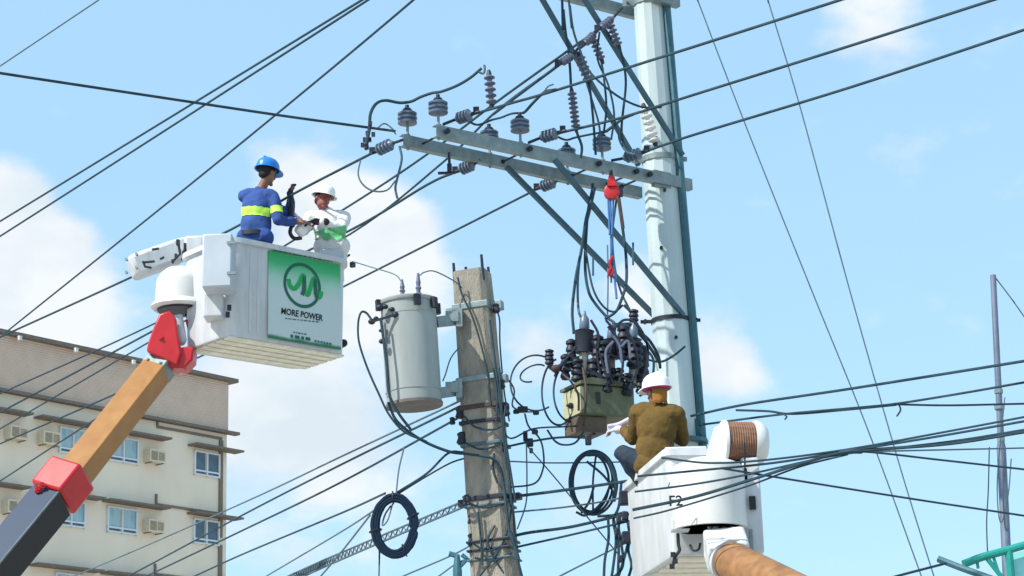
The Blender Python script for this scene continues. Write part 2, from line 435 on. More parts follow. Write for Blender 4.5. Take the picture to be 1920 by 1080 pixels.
# base flange with gussets above the right bucket
zg = P(1275, 826, pd).z
mb = MB(); mb.lathe(poleat(zg - .05), ax, [(0, .2), (0, .31), (.04, .31), (.04, .2)], 16)
for k in range(8):
    an = k * math.pi / 4 + .2; d = Vector((math.cos(an), math.sin(an), 0))
    q = poleat(zg - .01); mb.prism([q + d * .19, q + d * .30, q + d * .21 + Z * .22, q + d * .19 + Z * .22], Vector((-d.y, d.x, 0)) * .014)
mb.build_each('gusset_flange', 'teal' if 0 else 'tealsteel', pole, smooth=0)
mb = MB()
for z_, dx in ((8.1, -.06), (8.75, .02), (9.35, -.03), (7.1, .03)): mb.lathe(poleat(z_) + X * dx - Y * (prad(z_) - .02), -Y, [(0, .018), (.05, .018)], 8)
mb.build_each('step_bolt', 'dark', pole)

# ------------------------------------------------------------------ crossarms
na, nb_ = P(818, 244, 20.2), None; zA = na.z; nb_ = PZ(1298, 346, zA)
fa, fb = PZ(756, 262, zA - .0), PZ(1204, 361, zA - .0)
cdir = (nb_ - na).normalized(); cn = Vector((cdir.y, -cdir.x, 0))
arm = thing('crossarm', na.lerp(nb_, .5), 'double galvanised steel crossarm with long diagonal braces on the pale steel pole', 'crossarm')
def channel(a, b, side):
    mb = MB(); d = (b - a).normalized(); n = Vector((d.y, -d.x, 0)) * side
    mb.beam(a, b, .008, .125); h = .0585
    mb.box(a.lerp(b, .5) + Z * h - n * .038, d * ((b - a).length / 2), n * .034, Z * .004)
    mb.box(a.lerp(b, .5) - Z * h - n * .038, d * ((b - a).length / 2), n * .034, Z * .004)
    return mb
nearb = channel(na, nb_, 1).build('near_beam', 'galv', arm, smooth=0)
farb = channel(fa, fb, 1).build('far_beam', 'galv', arm, smooth=0)
mb = MB()
for a, b, t in ((na, fa, .1),):
    for px in (835, 990, 1120, 1190, 1215):
        q = on_line(na, nb_, px); w = (fa - na) - cdir * (fa - na).dot(cdir)
        mb.lathe(q - w.normalized() * .05, w, [(0, .03), (.03, .03), (.03, .012), (w.length + .08, .012), (w.length + .08, .026), (w.length + .1, .026)], 8)
mb.build_each('spacer_bolt', 'dark', arm)
mb = MB()
q = poleat(zA)
for p in (on_line(na, nb_, 1240),):
    mb.box(p + (q - p) * .25, cdir * .12, cn * .03, Z * .09)
mb.build('gain_plate', 'galv', arm, smooth=0)
# braces to the pole band
bp = poleat(zb + .02)
for px, fr in ((945, 1), (1050, 0)):
    a = (on_line(fa, fb, 950) if fr else on_line(na, nb_, 1040)) - Z * .05
    side = cn * (-.2 if fr else .2)
    MB().beam(a, bp + side * .9 + (X * .02), .05, .045, cn).build('brace', 'brace', arm, smooth=0)

# upper crossarm just above the frame: its underside corner, braces and hanging gear
uz = P(1150, 4, 21.4).z + .30
ua, ub = PZ(700, -105, uz + .05), PZ(1195, 2, uz + .05)
ub = poleat(uz) + cn * .25 + cdir * .25; ua = ub - cdir * 3.4
up = thing('upper_crossarm', ub, 'upper steel crossarm at the top edge of the photo with two long braces', 'crossarm')
channel(ua, ub, 1).build('near_beam', 'galv', up, smooth=0)
channel(ua - cn * .5, ub - cn * .5, 1).build('far_beam', 'galv', up, smooth=0)
MB().box(ub + Z * .02 + cn * .02 - cdir * .5, cdir * .16, cn * .09, Z * .08).build('mounting_plate', 'tealsteel', up, smooth=0)
q0 = P(1000, -30, 21.2); q1 = P(1171, 287, 21.75)
MB().beam(q0, poleat(zc) + X * -.1 + cn * -.2, .045, .045).build('brace', 'brace', up, smooth=0)
MB().beam(P(1079, -28, 21.2), poleat(zc - .02) + cn * .24 + X * .1, .045, .045).build('brace', 'brace', up, smooth=0)

# ------------------------------------------------------------------ wires
def wire(name, label, pts, w, m='cable', cat='power line', group='overhead wires', k=7, n=6, D0=21.):
    """pts: (px, py, D) at a depth, (px, py, None) at the height of the point before, or (px, py, None, dz)."""
    out = []
    for p in pts:
        if isinstance(p, Vector): out.append(p); continue
        if p[2] is None: out.append(PZ(p[0], p[1], out[-1].z + (p[3] if len(p) > 3 else 0)))
        else: out.append(P(*p))
    for a_, b_, ins in ((-1, -2, len(out)), (0, 1, 0)):       # spans run on well past the frame
        x_, y_ = pix(out[a_])
        if x_ < -20 or x_ > 1940 or y_ < -20 or y_ > 1100: out.insert(ins, out[a_] + (out[a_] - out[b_]).normalized() * 6)
    if cat == 'jumper cable' and len(out) > 3:                # slack cable is never quite smooth
        rj = random.Random(len(label) * 31 + int(out[0].x * 100))
        for i_ in range(1, len(out) - 1): out[i_] = out[i_] + Vector((rj.uniform(-1, 1), rj.uniform(-1, 1), rj.uniform(-1, 1))) * .011
    r = w * .84 * D0 / FPX / 2
    return MB().tube(crom(out, k), r, n).build(name, m, label=label, cat=cat, group=group)
def pl(label, pts, w=6.0, **k): return wire('power_line', label, pts, w, **k)
def jc(label, pts, w=6.0, **k): return wire('jumper_cable', label, pts, w, cat='jumper cable', group='jumper cables', **k)

# upper left spans
pl('lower line of the close pair crossing the upper left sky', [P(760, -45, 19.0), (0, 443, None, .2), (-160, 541, None, .2)], 6)
pl('upper line of the close pair crossing the upper left sky', [P(700, -13, 19.2), (0, 415, None, .2), (-160, 510, None, .2)], 6)
pl('third line from the top at left, crossing the sky just above the blue helmet', [P(850, -78, 19.2), (775, 0, None), (395, 315, None), (0, 632, None, -.1), (-150, 755, None)], 6)
pl('thin line cutting the top left corner of the sky', [P(260, -50, 30), (185, 0, None), (0, 124, None), (-150, 225, None)], 4, m='thin', D0=30)
pl('nearly level line from the left edge to the crossarm\'s left tip', [P(742, 246, 20.35), (690, 239, 20.3), (530, 217, None, -.02), (330, 187, None), (0, 137, None), (-180, 108, None)], 6.5)
# dead-end spans of the lower crossarm going down left
zw = PZ(700, 287, zA + .06).z
pl('line from the crossarm\'s left tip down behind the workers and the white lift jib', [PZ(700, 286, zA - .05), (555, 361, None, .06), (430, 432, None), (235, 525, None), (0, 632, None), (-180, 712, None)], 7)
pl('line from the middle of the crossarm passing just right of the white helmet worker', [PZ(856, 322, zA - .08), (800, 347, None), (660, 430, None), (420, 545, None, -.06), (284, 622, None), (0, 773, None), (-150, 850, None)], 7)
pl('line from the crossarm\'s right part running down behind the green sign bucket', [PZ(1012, 352, zA - .08), (850, 434, None), (655, 532, None), (420, 648, None), (209, 742, None), (0, 832, None), (-160, 898, None)], 6.5)
# spans of the upper crossarm passing behind the lower one
pl('upper line slanting from the upper crossarm behind the lower one to the left', [P(1122, 55, 21.2), (1040, 113, None), (930, 192, None), (800, 290, None), (655, 386, None), (420, 530, None), (289, 607, None), (0, 738, None), (-150, 806, None)], 7)
pl('second line slanting from the upper crossarm behind the lower one to the left', [P(1068, 108, 21.2), (935, 205, None), (832, 303, None), (655, 440, None), (420, 560, None), (275, 644, None), (0, 804, None), (-150, 890, None)], 6.5)
pl('lowest steep line crossing the building towards the red collar', [P(655, 478, 23), (500, 580, None), (350, 675, None), (151, 804, None), (0, 902, None), (-150, 1000, None)], 6)
pl('short thick line beside the third upper insulator string', [P(1056, 116, 21.1), (990, 165, None), (925, 214, None)], 8)
# right spans
pl('topmost of three thick lines rising to the top right corner', [PZ(884, 215, zA + .22), (960, 193, None), (1040, 170, None), (1300, 88, None, .05), (1575, 0, None), (1760, -60, None)], 7)
pl('middle of three thick lines rising to the top right', [PZ(1046, 250, zA + .2), (1160, 222, None), (1300, 178, None, .05), (1600, 84, None), (1862, 0, None), (2080, -68, None)], 7)
pl('lowest of three thick lines rising to the right edge of the photo', [PZ(1204, 286, zA + .16), (1250, 270, None), (1310, 250, None, .03), (1600, 162, None), (1920, 56, None), (2100, -2, None)], 7)
# thin diagonal wires at right
pl('left one of two thin wires slanting down the right sky', [P(1290, -50, 30), P(1308, 0, 30), P(1400, 240, 30), P(1520, 540, 30), P(1625, 800, 30), P(1722, 1065, 30), P(1770, 1200, 30)], 3.2, m='thin', D0=30)
pl('right one of two thin wires slanting down the right sky', [P(1428, -50, 31), P(1440, 0, 31), P(1500, 200, 31), P(1592, 540, 31), P(1680, 850, 31), P(1743, 1055, 31), P(1790, 1200, 31)], 3.2, m='thin', D0=31)

# lower left spans from the concrete pole
OD = 19.5
pl('uppermost line from the concrete pole down across the building', [P(862, 752, OD), P(640, 856, 23), P(460, 941, 27), P(200, 1055, 34), P(60, 1110, 38)], 4.2, m='thin', D0=25)
pl('second line from the concrete pole down across the building', [P(862, 762, OD), P(640, 871, 23), P(460, 963, 27), P(241, 1080, 33), P(120, 1140, 36)], 5, D0=25)
pl('third line from the concrete pole down past the building\'s corner', [P(862, 782, OD), P(640, 904, 23), P(460, 992, 27), P(275, 1080, 32), P(150, 1138, 36)], 5, D0=25)
pl('line from the top of the hanging cable coil down to the bottom left', [P(722, 925, 19), P(640, 962, 22), P(460, 1037, 26), P(365, 1080, 28), P(250, 1130, 31)], 4.5, D0=24)
pl('upper of two thin lines below the hanging coil running down left', [P(700, 958, 19), P(640, 997, 21), P(500, 1080, 25), P(430, 1122, 27)], 4, m='thin', D0=22)
pl('lower of two thin lines below the hanging coil running down left', [P(694, 966, 19), P(640, 1035, 21), P(600, 1082, 22), P(540, 1150, 24)], 4, m='thin', D0=22)
pl('double drop line from the concrete pole to the top of the hanging coil', [P(868, 848, OD), P(840, 850, 19.2), P(800, 888, 19), P(742, 925, 18.9)], 6, D0=19)
pl('slack second line from the concrete pole towards the hanging coil', [P(876, 858, OD), P(845, 868, 19.3), P(800, 893, 19.1), P(745, 927, 18.9)], 4, D0=19)
pl('faint line rising to the small distant post at the bottom', [P(735, 1092, 40), P(759, 1079, 40), P(850, 1040, 40), P(900, 1012, 40)], 4, m='thin', D0=38)
pl('faint lower line at the foot of the concrete pole\'s left side', [P(820, 1082, 40), P(870, 1050, 40), P(930, 1046, 40)], 4, m='thin', D0=36)
# lashed cable
la = thing('lashed_cable', P(871, 944, OD), 'spiral lashed double cable passing behind the hanging coil', 'cable', 'overhead wires')
A0, A1 = [P(873, 938, OD), P(640, 1036, 22.5), P(545, 1078, 24), P(420, 1135, 26)], [P(873, 949, OD), P(640, 1049, 22.5), P(545, 1092, 24), P(420, 1150, 26)]
s0, s1 = crom(A0, 24), crom(A1, 24)
MB().tube(s0, .011, 6).build('messenger_strand', 'thin', la); MB().tube(s1, .012, 6).build('cable_strand', 'thin', la)
zig = [];
for i in range(len(s0) - 1):
    for j in (0, .5): zig.append((s0 if (len(zig) % 2) else s1)[i].lerp((s0 if (len(zig) % 2) else s1)[i + 1], j))
MB().tube(zig, .008, 4).build('lashing_wire', 'thin', la)

# lines right of the concrete pole
pl('thick level cable from the concrete pole band to the right bucket', [P(940, 934, OD), P(1050, 920, OD), P(1177, 902, 19.4), P(1215, 896, 19.3)], 7, D0=19.5)
pl('thin level line between the concrete pole and the ring of cable', [P(955, 865, OD), P(1040, 868, 20), P(1180, 866, 20.6)], 3.5, m='thin', D0=20)
pl('thin line just under the thick level cable right of the concrete pole', [P(955, 961, OD), P(1050, 952, OD), P(1127, 941, 19.6), P(1180, 930, 19.6)], 4, m='thin', D0=20)
pl('thick slanting cable low between the concrete pole and the right bucket', [P(945, 1010, OD), P(990, 999, OD), P(1070, 988, OD), P(1152, 969, 19.5), P(1180, 964, 19.4)], 7, D0=19.5)
pl('lowest slanting cable between the concrete pole and the right bucket', [P(950, 1030, OD), P(1070, 1003, OD), P(1171, 979, 19.4), P(1190, 975, 19.4)], 5, D0=19.5)
pl('short faint line at the bottom edge left of the right bucket', [P(1030, 1092, 21), P(1052, 1079, 21), P(1127, 1041, 21), P(1190, 1010, 21)], 4, m='thin', D0=21)
pl('thin wire falling diagonally from the clamps past the cable ring', [P(990, 838, 19.6), P(1040, 895, 19.7), P(1100, 968, 19.8), P(1160, 1040, 20)], 3.5, m='thin', D0=20)
pl('thin drop wire hanging from the clamps right of the concrete pole', [P(987, 832, 19.6), P(988, 900, 19.6), P(986, 945, 19.6), P(970, 992, 19.6)], 3.2, m='thin', D0=20)
pl('wire with black clamps running from the concrete pole to the switch', [P(948, 838, OD), P(990, 829, 19.6), P(1040, 821, 19.8), P(1096, 818, 20.2), P(1120, 812, 20.5)], 5, D0=20)
pl('upper slack wire from the concrete pole to the switch', [P(940, 800, OD), P(958, 822, 19.6), P(1000, 804, 19.8), P(1060, 800, 20.2), P(1094, 798, 20.5)], 4, D0=20)
jc('small sagging loop under the switch wire', [P(1026, 806, 19.9), P(1040, 826, 19.9), P(1058, 832, 20), P(1078, 828, 20.1), P(1094, 810, 20.2)], 4.5)
jc('large slack drop loop right of the concrete pole', [P(984, 776, 19.7), P(990, 800, 19.6), P(1010, 822, 19.6), P(1019, 850, 19.6), P(1018, 880, 19.6), P(1000, 905, 19.6), P(952, 914, 19.5)], 4)

# cables right of / over the right bucket (nearer the camera)
pl('highest cable at right, rising from the steel pole to the right edge', [P(1296, 780, 21.9), P(1400, 758, 21), P(1600, 728, 20), P(1920, 677, 18.6), P(2050, 655, 18)], 6.5, D0=20)
pl('second cable at right, joined by the level one at a clamp', [P(1310, 797, 21.9), P(1465, 777, 21), P(1600, 765, 20.5), P(1680, 757, 20), P(1800, 738, 19.4), P(1920, 717, 18.8), P(2050, 695, 18)], 5.5, D0=20)
pl('short dark cable merging with the second cable at right', [P(1380, 769, 21.3), P(1440, 771, 21.1), P(1490, 776, 20.9), P(1600, 767, 20.5), P(1680, 759, 20)], 5.5, D0=20)
pl('level cable leaving the clamp towards the right edge', [P(1675, 758, 20), P(1780, 760, 20.4), P(1920, 757, 21), P(2050, 755, 21.5)], 5, D0=20)
KN = P(1595, 846, 16.3)
pl('top strand of the cable bundle crossing above the rope drum bucket', [P(1240, 858, 16.7), P(1330, 868, 16.6), P(1440, 862, 16.5), P(1592, 842, 16.3), P(1760, 812, 16), P(1920, 782, 15.7), P(2050, 758, 15.5)], 5, D0=16.4)
pl('second strand of the cable bundle crossing the right bucket', [P(1195, 893, 16.8), P(1300, 883, 16.7), P(1450, 868, 16.5), P(1594, 845, 16.3), P(1760, 818, 16), P(1920, 790, 15.7), P(2050, 768, 15.5)], 5.5, D0=16.4)
pl('third strand of the bundle, low across the right bucket', [P(1190, 922, 16.8), P(1300, 908, 16.7), P(1400, 890, 16.55), P(1530, 861, 16.4), P(1600, 849, 16.3), P(1780, 828, 16), P(1920, 806, 15.7), P(2050, 786, 15.5)], 5, D0=16.4)
pl('thick lowest strand of the bundle across the bucket\'s markings', [P(1186, 956, 16.8), P(1300, 932, 16.7), P(1400, 902, 16.5), P(1520, 864, 16.35), P(1595, 847, 16.3), P(1780, 832, 16), P(1920, 810, 15.7), P(2050, 792, 15.5)], 7.5, D0=16.4)
pl('faint lower cable across the bucket\'s left face', [P(1188, 972, 16.8), P(1260, 955, 16.7), P(1400, 912, 16.5), P(1500, 875, 16.4), P(1590, 852, 16.3)], 4.5, D0=16.4)
pl('cable dropping right from the bundle knot to the right edge', [P(1560, 852, 16.35), P(1620, 847, 16.3), P(1760, 862, 16.5), P(1920, 880, 16.8), P(2050, 894, 17)], 5, D0=16.4)
pl('cable sloping down right from the rope drum to the right edge', [P(1352, 878, 16.6), P(1420, 889, 16.6), P(1600, 918, 16.8), P(1760, 943, 17), P(1920, 967, 17.2), P(2050, 988, 17.4)], 5, D0=16.6)
pl('faint level cable right of the bundle knot', [P(1620, 847, 16.3), P(1700, 845, 16.8), P(1920, 840, 18), P(2050, 837, 18.6)], 4, m='thin', D0=17)
pl('thin line rising to the dark bar in the bottom right corner', [P(1640, 1092, 22), P(1690, 1078, 22.4), P(1782, 1054, 23)], 6, D0=22)
for lb, a, b in (('small cable tail hanging from the clamp on the right cables', (1685, 757, 20), (1682, 780, 20)), ('short cable tail hanging near the rope drum', (1468, 776, 21), (1472, 786, 21))):
    wire('cable_tail', lb, [P(*a), P((a[0] + b[0]) / 2 + 5, (a[1] + b[1]) / 2, 20.2), P(*b)], 4, cat='cable tail', group='cable tails')
MB().tube(crom([P(1570, 850, 16.33), P(1595, 846, 16.27), P(1622, 846, 16.28)], 4), [.006] + [.022] * 7 + [.006], 7).build('cable_knot', 'cable', label='dark lashed knot where the right hand cable bundle fans out', cat='cable joint')

# jumpers about the crossarm
jc('thick black jumper arching from the left clamp over two left insulators', [P(686, 272, 20.1), P(692, 240, 20.2), P(695, 212, 20.25), P(705, 194, 20.3), P(722, 189, 20.35), P(748, 192, 20.4), P(769, 192, 20.43), P(790, 180, 20.4), P(810, 175, 20.3), P(828, 173, 20.22), P(858, 160, 20.2), P(882, 145, 20.2), P(903, 128, 20.2)], 7.5)
jc('thin grey jumper loop hanging below the crossarm\'s left tip', [P(676, 300, 20.2), P(672, 325, 20.2), P(680, 348, 20.2), P(700, 360, 20.2), P(725, 355, 20.2), P(742, 338, 20.2)], 4, m='thin')
jc('drop jumper hanging straight from the crossarm\'s left tip', [P(749, 274, 20.35), P(752, 300, 20.35), P(744, 335, 20.4), P(742, 352, 20.4), P(745, 372, 20.4)], 5.5, m='brace')
jc('small curled wire over the crossarm\'s left tip', [P(708, 240, 20.35), P(722, 233, 20.35), P(736, 239, 20.35), P(742, 252, 20.35)], 3.5, m='thin')
jc('jumper from the middle insulator up to the topmost right line', [P(1042, 168, 20.6), P(1020, 172, 20.7), P(1000, 190, 20.8), P(984, 207, 20.9), P(980, 212, 20.9)], 7.5)
jc('jumper from the middle insulator sagging left to the hidden insulator', [P(980, 212, 20.9), P(962, 213, 20.9), P(940, 219, 21), P(922, 226, 21.1), P(895, 234, 20.9), P(876, 226, 20.7)], 5.5)
jc('jumper from the right insulator up to the middle right line', [P(1188, 214, 21.3), P(1168, 222, 21.35), P(1150, 238, 21.4), P(1136, 247, 21.4)], 8)
jc('jumper running left from the right insulator to the second dead end', [P(1136, 247, 21.4), P(1110, 252, 21.4), P(1080, 258, 21.4), P(1060, 262, 21.3), P(1040, 254, 21.2)], 5.5)
jc('short jumper loop at the right dead end by the pole', [P(1136, 215, 21.5), P(1158, 240, 21.5), P(1162, 262, 21.5), P(1172, 282, 21.4), P(1190, 290, 21.3)], 5, m='brace')
jc('left one of the close pair of wires from the top edge into the upper insulators', [P(1055, -30, 21.2), P(1056, 20, 21.2), P(1060, 60, 21.2), P(1066, 92, 21.2)], 6.5)
jc('long jumper curving from the top edge down right past the arresters', [P(1064, -30, 21), P(1068, 10, 21), P(1077, 58, 21), P(1088, 96, 21), P(1104, 128, 21), P(1130, 158, 21), P(1166, 186, 21.1), P(1205, 200, 21.2), P(1240, 201, 21.3)], 5.5)
jc('straight riser below the first arrester', [P(1066, 95, 21.2), P(1070, 130, 21.2), P(1073, 172, 21.2), P(1080, 240, 21.2), P(1089, 275, 21.2), P(1089, 296, 21.2)], 6.5)
jc('straight riser below the second arrester', [P(1100, 130, 21.3), P(1106, 165, 21.3), P(1113, 220, 21.3), P(1117, 290, 21.3)], 6)
jc('straight riser below the third arrester', [P(1127, 112, 21.4), P(1134, 150, 21.4), P(1135, 200, 21.4), P(1132, 250, 21.4)], 5.5)
jc('riser below the rightmost arrester close to the pole', [P(1160, 84, 21.4), P(1170, 115, 21.4), P(1173, 160, 21.4), P(1167, 235, 21.4), P(1170, 270, 21.45), P(1178, 292, 21.4)], 6)
jc('small wire hook over the topmost right line', [P(1020, 172, 20.7), P(1028, 162, 20.7), P(1038, 158, 20.7)], 4, m='thin')
# drops from the crossarm to the switch
jc('left black drop cable from the crossarm to the tall switch bushing', [P(1111, 345, 21.4), P(1110, 372, 21.3), P(1100, 410, 21.2), P(1088, 470, 21.1), P(1078, 520, 21), P(1075, 580, 20.9), P(1076, 625, 20.8)], 7.5)
jc('second black drop cable looping low beneath the crossarm', [P(1112, 350, 21.4), P(1104, 395, 21.3), P(1098, 440, 21.2), P(1097, 500, 21.1), P(1103, 545, 21), P(1115, 572, 21), P(1138, 595, 20.95), P(1150, 606, 20.9), P(1152, 625, 20.9)], 7)
jc('right black drop cable falling from the red block into the loop', [P(1160, 365, 21.3), P(1165, 400, 21.3), P(1169, 440, 21.3), P(1174, 480, 21.2), P(1174, 530, 21.1), P(1166, 562, 21), P(1152, 586, 20.95), P(1134, 598, 20.95)], 7)
jc('blue tinted cable close beside the left drop cable', [P(1116, 352, 21.45), P(1106, 392, 21.4), P(1093, 450, 21.3), P(1084, 520, 21.2), P(1086, 580, 21.1), P(1092, 600, 20.9)], 6, m='brace')
jc('blue tinted cable running down the brace to the black hood', [P(1156, 372, 21.3), P(1150, 440, 21.3), P(1152, 500, 21.25), P(1164, 548, 21.2), P(1180, 580, 21.1), P(1188, 596, 21)], 5.5, m='brace')
jc('slack cable crossing between the two braces', [P(1098, 470, 21.1), P(1112, 540, 21.0), P(1130, 572, 21), P(1150, 584, 21), P(1168, 572, 21)], 5)
jc('blue tinted riser between the second and third arrester wires', [P(1086, 96, 21.3), P(1100, 150, 21.3), P(1112, 200, 21.35), P(1124, 240, 21.4), P(1126, 285, 21.4)], 5, m='brace')
jc('cable from the upper arm bending down beside the middle arrester', [P(1124, 60, 21.3), P(1122, 110, 21.3), P(1142, 160, 21.3), P(1150, 215, 21.35), P(1146, 262, 21.4)], 5)
jc('cable hanging from the switch\'s right bushing behind the helmet', [P(1206, 650, 20.9), P(1222, 672, 20.9), P(1226, 700, 20.9), P(1216, 730, 20.9), P(1200, 742, 20.8)], 6)
jc('cable from the black hood over the switch to the pole band', [P(1170, 572, 21), P(1186, 588, 21), P(1200, 618, 21), P(1220, 640, 21.1), P(1233, 668, 21.2), P(1238, 690, 21.3)], 7)
jc('curved cable from the pole\'s right side to the switch', [P(1284, 650, 21.75), P(1262, 666, 21.6), P(1240, 678, 21.4), P(1210, 672, 21.2), P(1196, 668, 21)], 5.5)
jc('arched bundle of cable over the switch\'s right bushing', [P(1150, 610, 20.9), P(1180, 612, 20.9), P(1205, 636, 21), P(1222, 660, 21.1), P(1236, 680, 21.2)], 8)
jc('thin vertical wire above the switch', [P(1139, 460, 21.2), P(1140, 520, 21.1), P(1139, 595, 21)], 4, m='thin')
jc('horizontal link wire to the black hood', [P(1150, 607, 20.95), P(1168, 607, 20.95), P(1186, 606, 20.95)], 5)
for i, (px, py, q, lb) in enumerate([(1112, 484, 505, 'left short bolt rod standing on the lower brace'), (1187, 455, 485, 'right short bolt rod standing on the upper brace')]):
    wire('bolt_rod', lb, [P(px, py, 21.5), P(px, q + 12, 21.5)], 5, m='brace', cat='bolt rod', group='bolt rods on the braces')
# thin loops left of the switch
def loop(label, cx, cy, rx, ry, D, w, a0=0, a1=360, n=22, m='cable', tilt=0):
    pts = []
    for i in range(n + 1):
        a = R_(a0 + (a1 - a0) * i / n); x = rx * math.cos(a); y = ry * math.sin(a)
        x, y = x * math.cos(tilt) - y * math.sin(tilt), x * math.sin(tilt) + y * math.cos(tilt)
        pts.append(P(cx + x, cy - y, D + .06 * math.sin(3 * a)))
    return wire('cable_loop', label, pts, w, m=m, cat='cable loop', group='slack cable loops', k=2)
loop('widest thin cable loop left of the switch', 1005, 718, 48, 52, 20.6, 4.5, 60, 300)
loop('middle cable loop hanging below the switch\'s left end', 1048, 735, 32, 62, 20.5, 5, 100, 320)
loop('inner cable loop against the switch\'s buff end', 1072, 735, 34, 56, 20.4, 5, 40, 300)
loop('small cable loop near the switch\'s left fitting', 1000, 700, 26, 14, 20.6, 4, 20, 250, tilt=.4)
jc('brown cable hanging across the switch\'s buff end', [P(1056, 702, 20.3), P(1072, 716, 20.1), P(1082, 740, 20.0), P(1085, 770, 20.0)], 5, m='rust')
jc('dark cable hanging on the switch\'s corner edge', [P(1093, 690, 20.2), P(1097, 730, 20.05), P(1098, 770, 20.05), P(1094, 800, 20.1)], 5.5, m='rust')
# ring of cable below the switch
rg = MB(); pts = []
for i in range(0, 24 * 3):
    a = 2 * math.pi * i / 24; k = i // 24
    pts.append(P(1112 + (44 - 5 * k) * math.cos(a) - 2 * k, 905 - (60 - 3 * k) * math.sin(a), 20.1 + .03 * k))
rg.tube(crom(pts, 2), .0125, 7)
rg.tube(crom([P(1100, 852, 20.05), P(1125, 853, 20.05), P(1144, 872, 20.05), P(1155, 905, 20.05), P(1150, 940, 20.05)], 5), .022, 7)
rg.tube(crom([P(1080, 960, 20.1), P(1100, 966, 20.1), P(1130, 940, 20.1), P(1148, 900, 20.1)], 5), .012, 6)
rg.tube(crom([P(1100, 865, 20.1), P(1130, 890, 20.1), P(1150, 915, 20.1)], 5), .012, 6)
rg.tube(crom([P(1112, 958, 20.1), P(1112, 900, 20.1), P(1118, 850, 20.1)], 5), .010, 6)
rg.tube(crom([P(1114, 910, 20.1), P(1105, 940, 20.1), P(1090, 962, 20.1)], 5), .012, 6)
rgt = thing('cable_ring', P(1112, 850, 20.1), 'round bunch of slack black cable hanging below the switch', 'cable coil'); rg.build_each('cable_turn', 'cable', rgt)
# hanging coil
cb = MB(); pts = []
for i in range(0, 26 * 9):
    a = 2 * math.pi * i / 26; k = i // 26
    j = random.uniform(-1, 1)
    rr = (k % 3 - 1) * 4.6 + j * .9
    pts.append(P(740 + (36.5 + rr) * math.cos(a), 986 - (53 + rr) * math.sin(a), 18.8 + (k // 3 - 1) * .035))
coil = thing('cable_coil', P(740, 930, 18.8), 'thick round black coil of cable hanging below the grey transformer', 'cable coil')
cb.tube(crom(pts, 2), .0195, 7)
cb.build('coiled_cable', mat('coil_rubber', (.006, .019, .04), .75, spec=.15), coil)
tb = MB()
for a in (95, 190, 300, 20):
    c = P(740 + 36.5 * math.cos(R_(a)), 986 - 53 * math.sin(R_(a)), 18.8); d = (P(740, 986, 18.8) - c).normalized()
    tb.tube([c + (d * math.cos(t) + Y * math.sin(t)) * .055 for t in [k * math.pi / 6 for k in range(12)]], .008, 5, closed=True)
tb.build_each('tie', 'dark', coil)
wire('hanging_wire', 'thin tie wire holding the coil from the lines above', [P(742, 932, 18.8), P(748, 880, 19.2), P(758, 838, 19.8)], 3.5, m='thin', cat='tie wire')
wire('hanging_wire', 'bent thin wire inside the hanging coil', [P(733, 948, 18.8), P(722, 965, 18.8), P(717, 985, 18.75), P(727, 975, 18.75), P(736, 945, 18.8)], 3.5, m='thin', cat='tie wire')
wire('hanging_wire', 'thin wire hanging below the coil to the bottom edge', [P(711, 1020, 18.9), P(711, 1060, 18.9), P(710, 1100, 18.9)], 3.2, m='thin', cat='tie wire')

# ------------------------------------------------------------------ insulators
PIN = [(0, .012), (.075, .012), (.078, .06), (.084, .098), (.102, .100), (.110, .078), (.122, .078), (.130, .100), (.148, .102), (.156, .078), (.168, .078), (.176, .098), (.194, .100), (.204, .085), (.214, .05), (.222, .045)]
ins0 = None
for px, bm_, lb in [(768, 'f', 'leftmost ribbed grey insulator on the far beam\'s left end'), (826, 'n', 'ribbed grey insulator at the left end of the near beam'),
                    (980, 'n', 'ribbed grey insulator midway along the near beam'), (922, 'f', 'ribbed insulator half hidden behind the near beam'),
                    (1134, 'n', 'ribbed grey insulator next to the steel pole, above the red block'), (1068, 'f', 'ribbed insulator low behind the near beam by the second dead end')]:
    q = (on_line(na, nb_, px) if bm_ == 'n' else on_line(fa, fb, px)) + Z * .115 - (cn * .035)
    sc = 1.0 if bm_ == 'n' or px == 768 else 1.0
    if ins0 is None:
        ins0 = thing('pin_insulator', q, lb, 'insulator', 'pin insulators on the crossarm')
        MB().lathe(q, Z, PIN[2:], 20).build('porcelain_body', 'porc', ins0)
        MB().lathe(q - Z * .20, Z, [(0, .012), (.04, .02), (.05, .011), (.149, .011), (.15, .03), (.165, .03), (.17, .015), (.30, .015)], 10).build('stem', 'galv', ins0)
        MB().lathe(q + Z * .215, Z, [(0, .045), (.014, .052), (.032, .040), (.036, .022), (.07, .02)], 12).build('tie_wrap', 'dark', ins0)
    else: copy_tree(ins0, q, label=lb)
# dead-end insulators
def dead_end(label, a, b, link_to, m='porc', k=1.):
    ax_ = b - a; l = ax_.length
    t = thing('strain_insulator', a, label, 'insulator', 'strain insulators on the crossarms')
    pr = [(0, .02)]
    n = 4
    for i in range(n):
        d = l * (.12 + .76 * i / n); pr += [(d, .04 * k), (d + l * .04, .066 * k), (d + l * .09, .066 * k), (d + l * .13, .044 * k)]
    pr += [(l * .9, .04 * k), (l, .02)]
    MB().lathe(a, ax_, pr, 14).build('ribbed_body', m, t)
    mb = MB(); mb.tube([b, link_to], .016, 6)
    mb.tube([a, a - ax_.normalized() * .10], [.024, .014], 7); mb.box(a - ax_.normalized() * .06 + Z * .03, X * .03, Y * .012, Z * .03)
    mb.build_each('clevis_link', 'dark', t); return t
dead_end('strain insulator at the crossarm\'s left tip, lower left side', PZ(706, 283, zA - .03), PZ(738, 268, zA + .0), fa + Z * .0)
dead_end('strain insulator hanging under the far beam near the left brace', PZ(862, 319, zA - .10), PZ(890, 307, zA - .07), on_line(fa, fb, 900) - Z * .03)
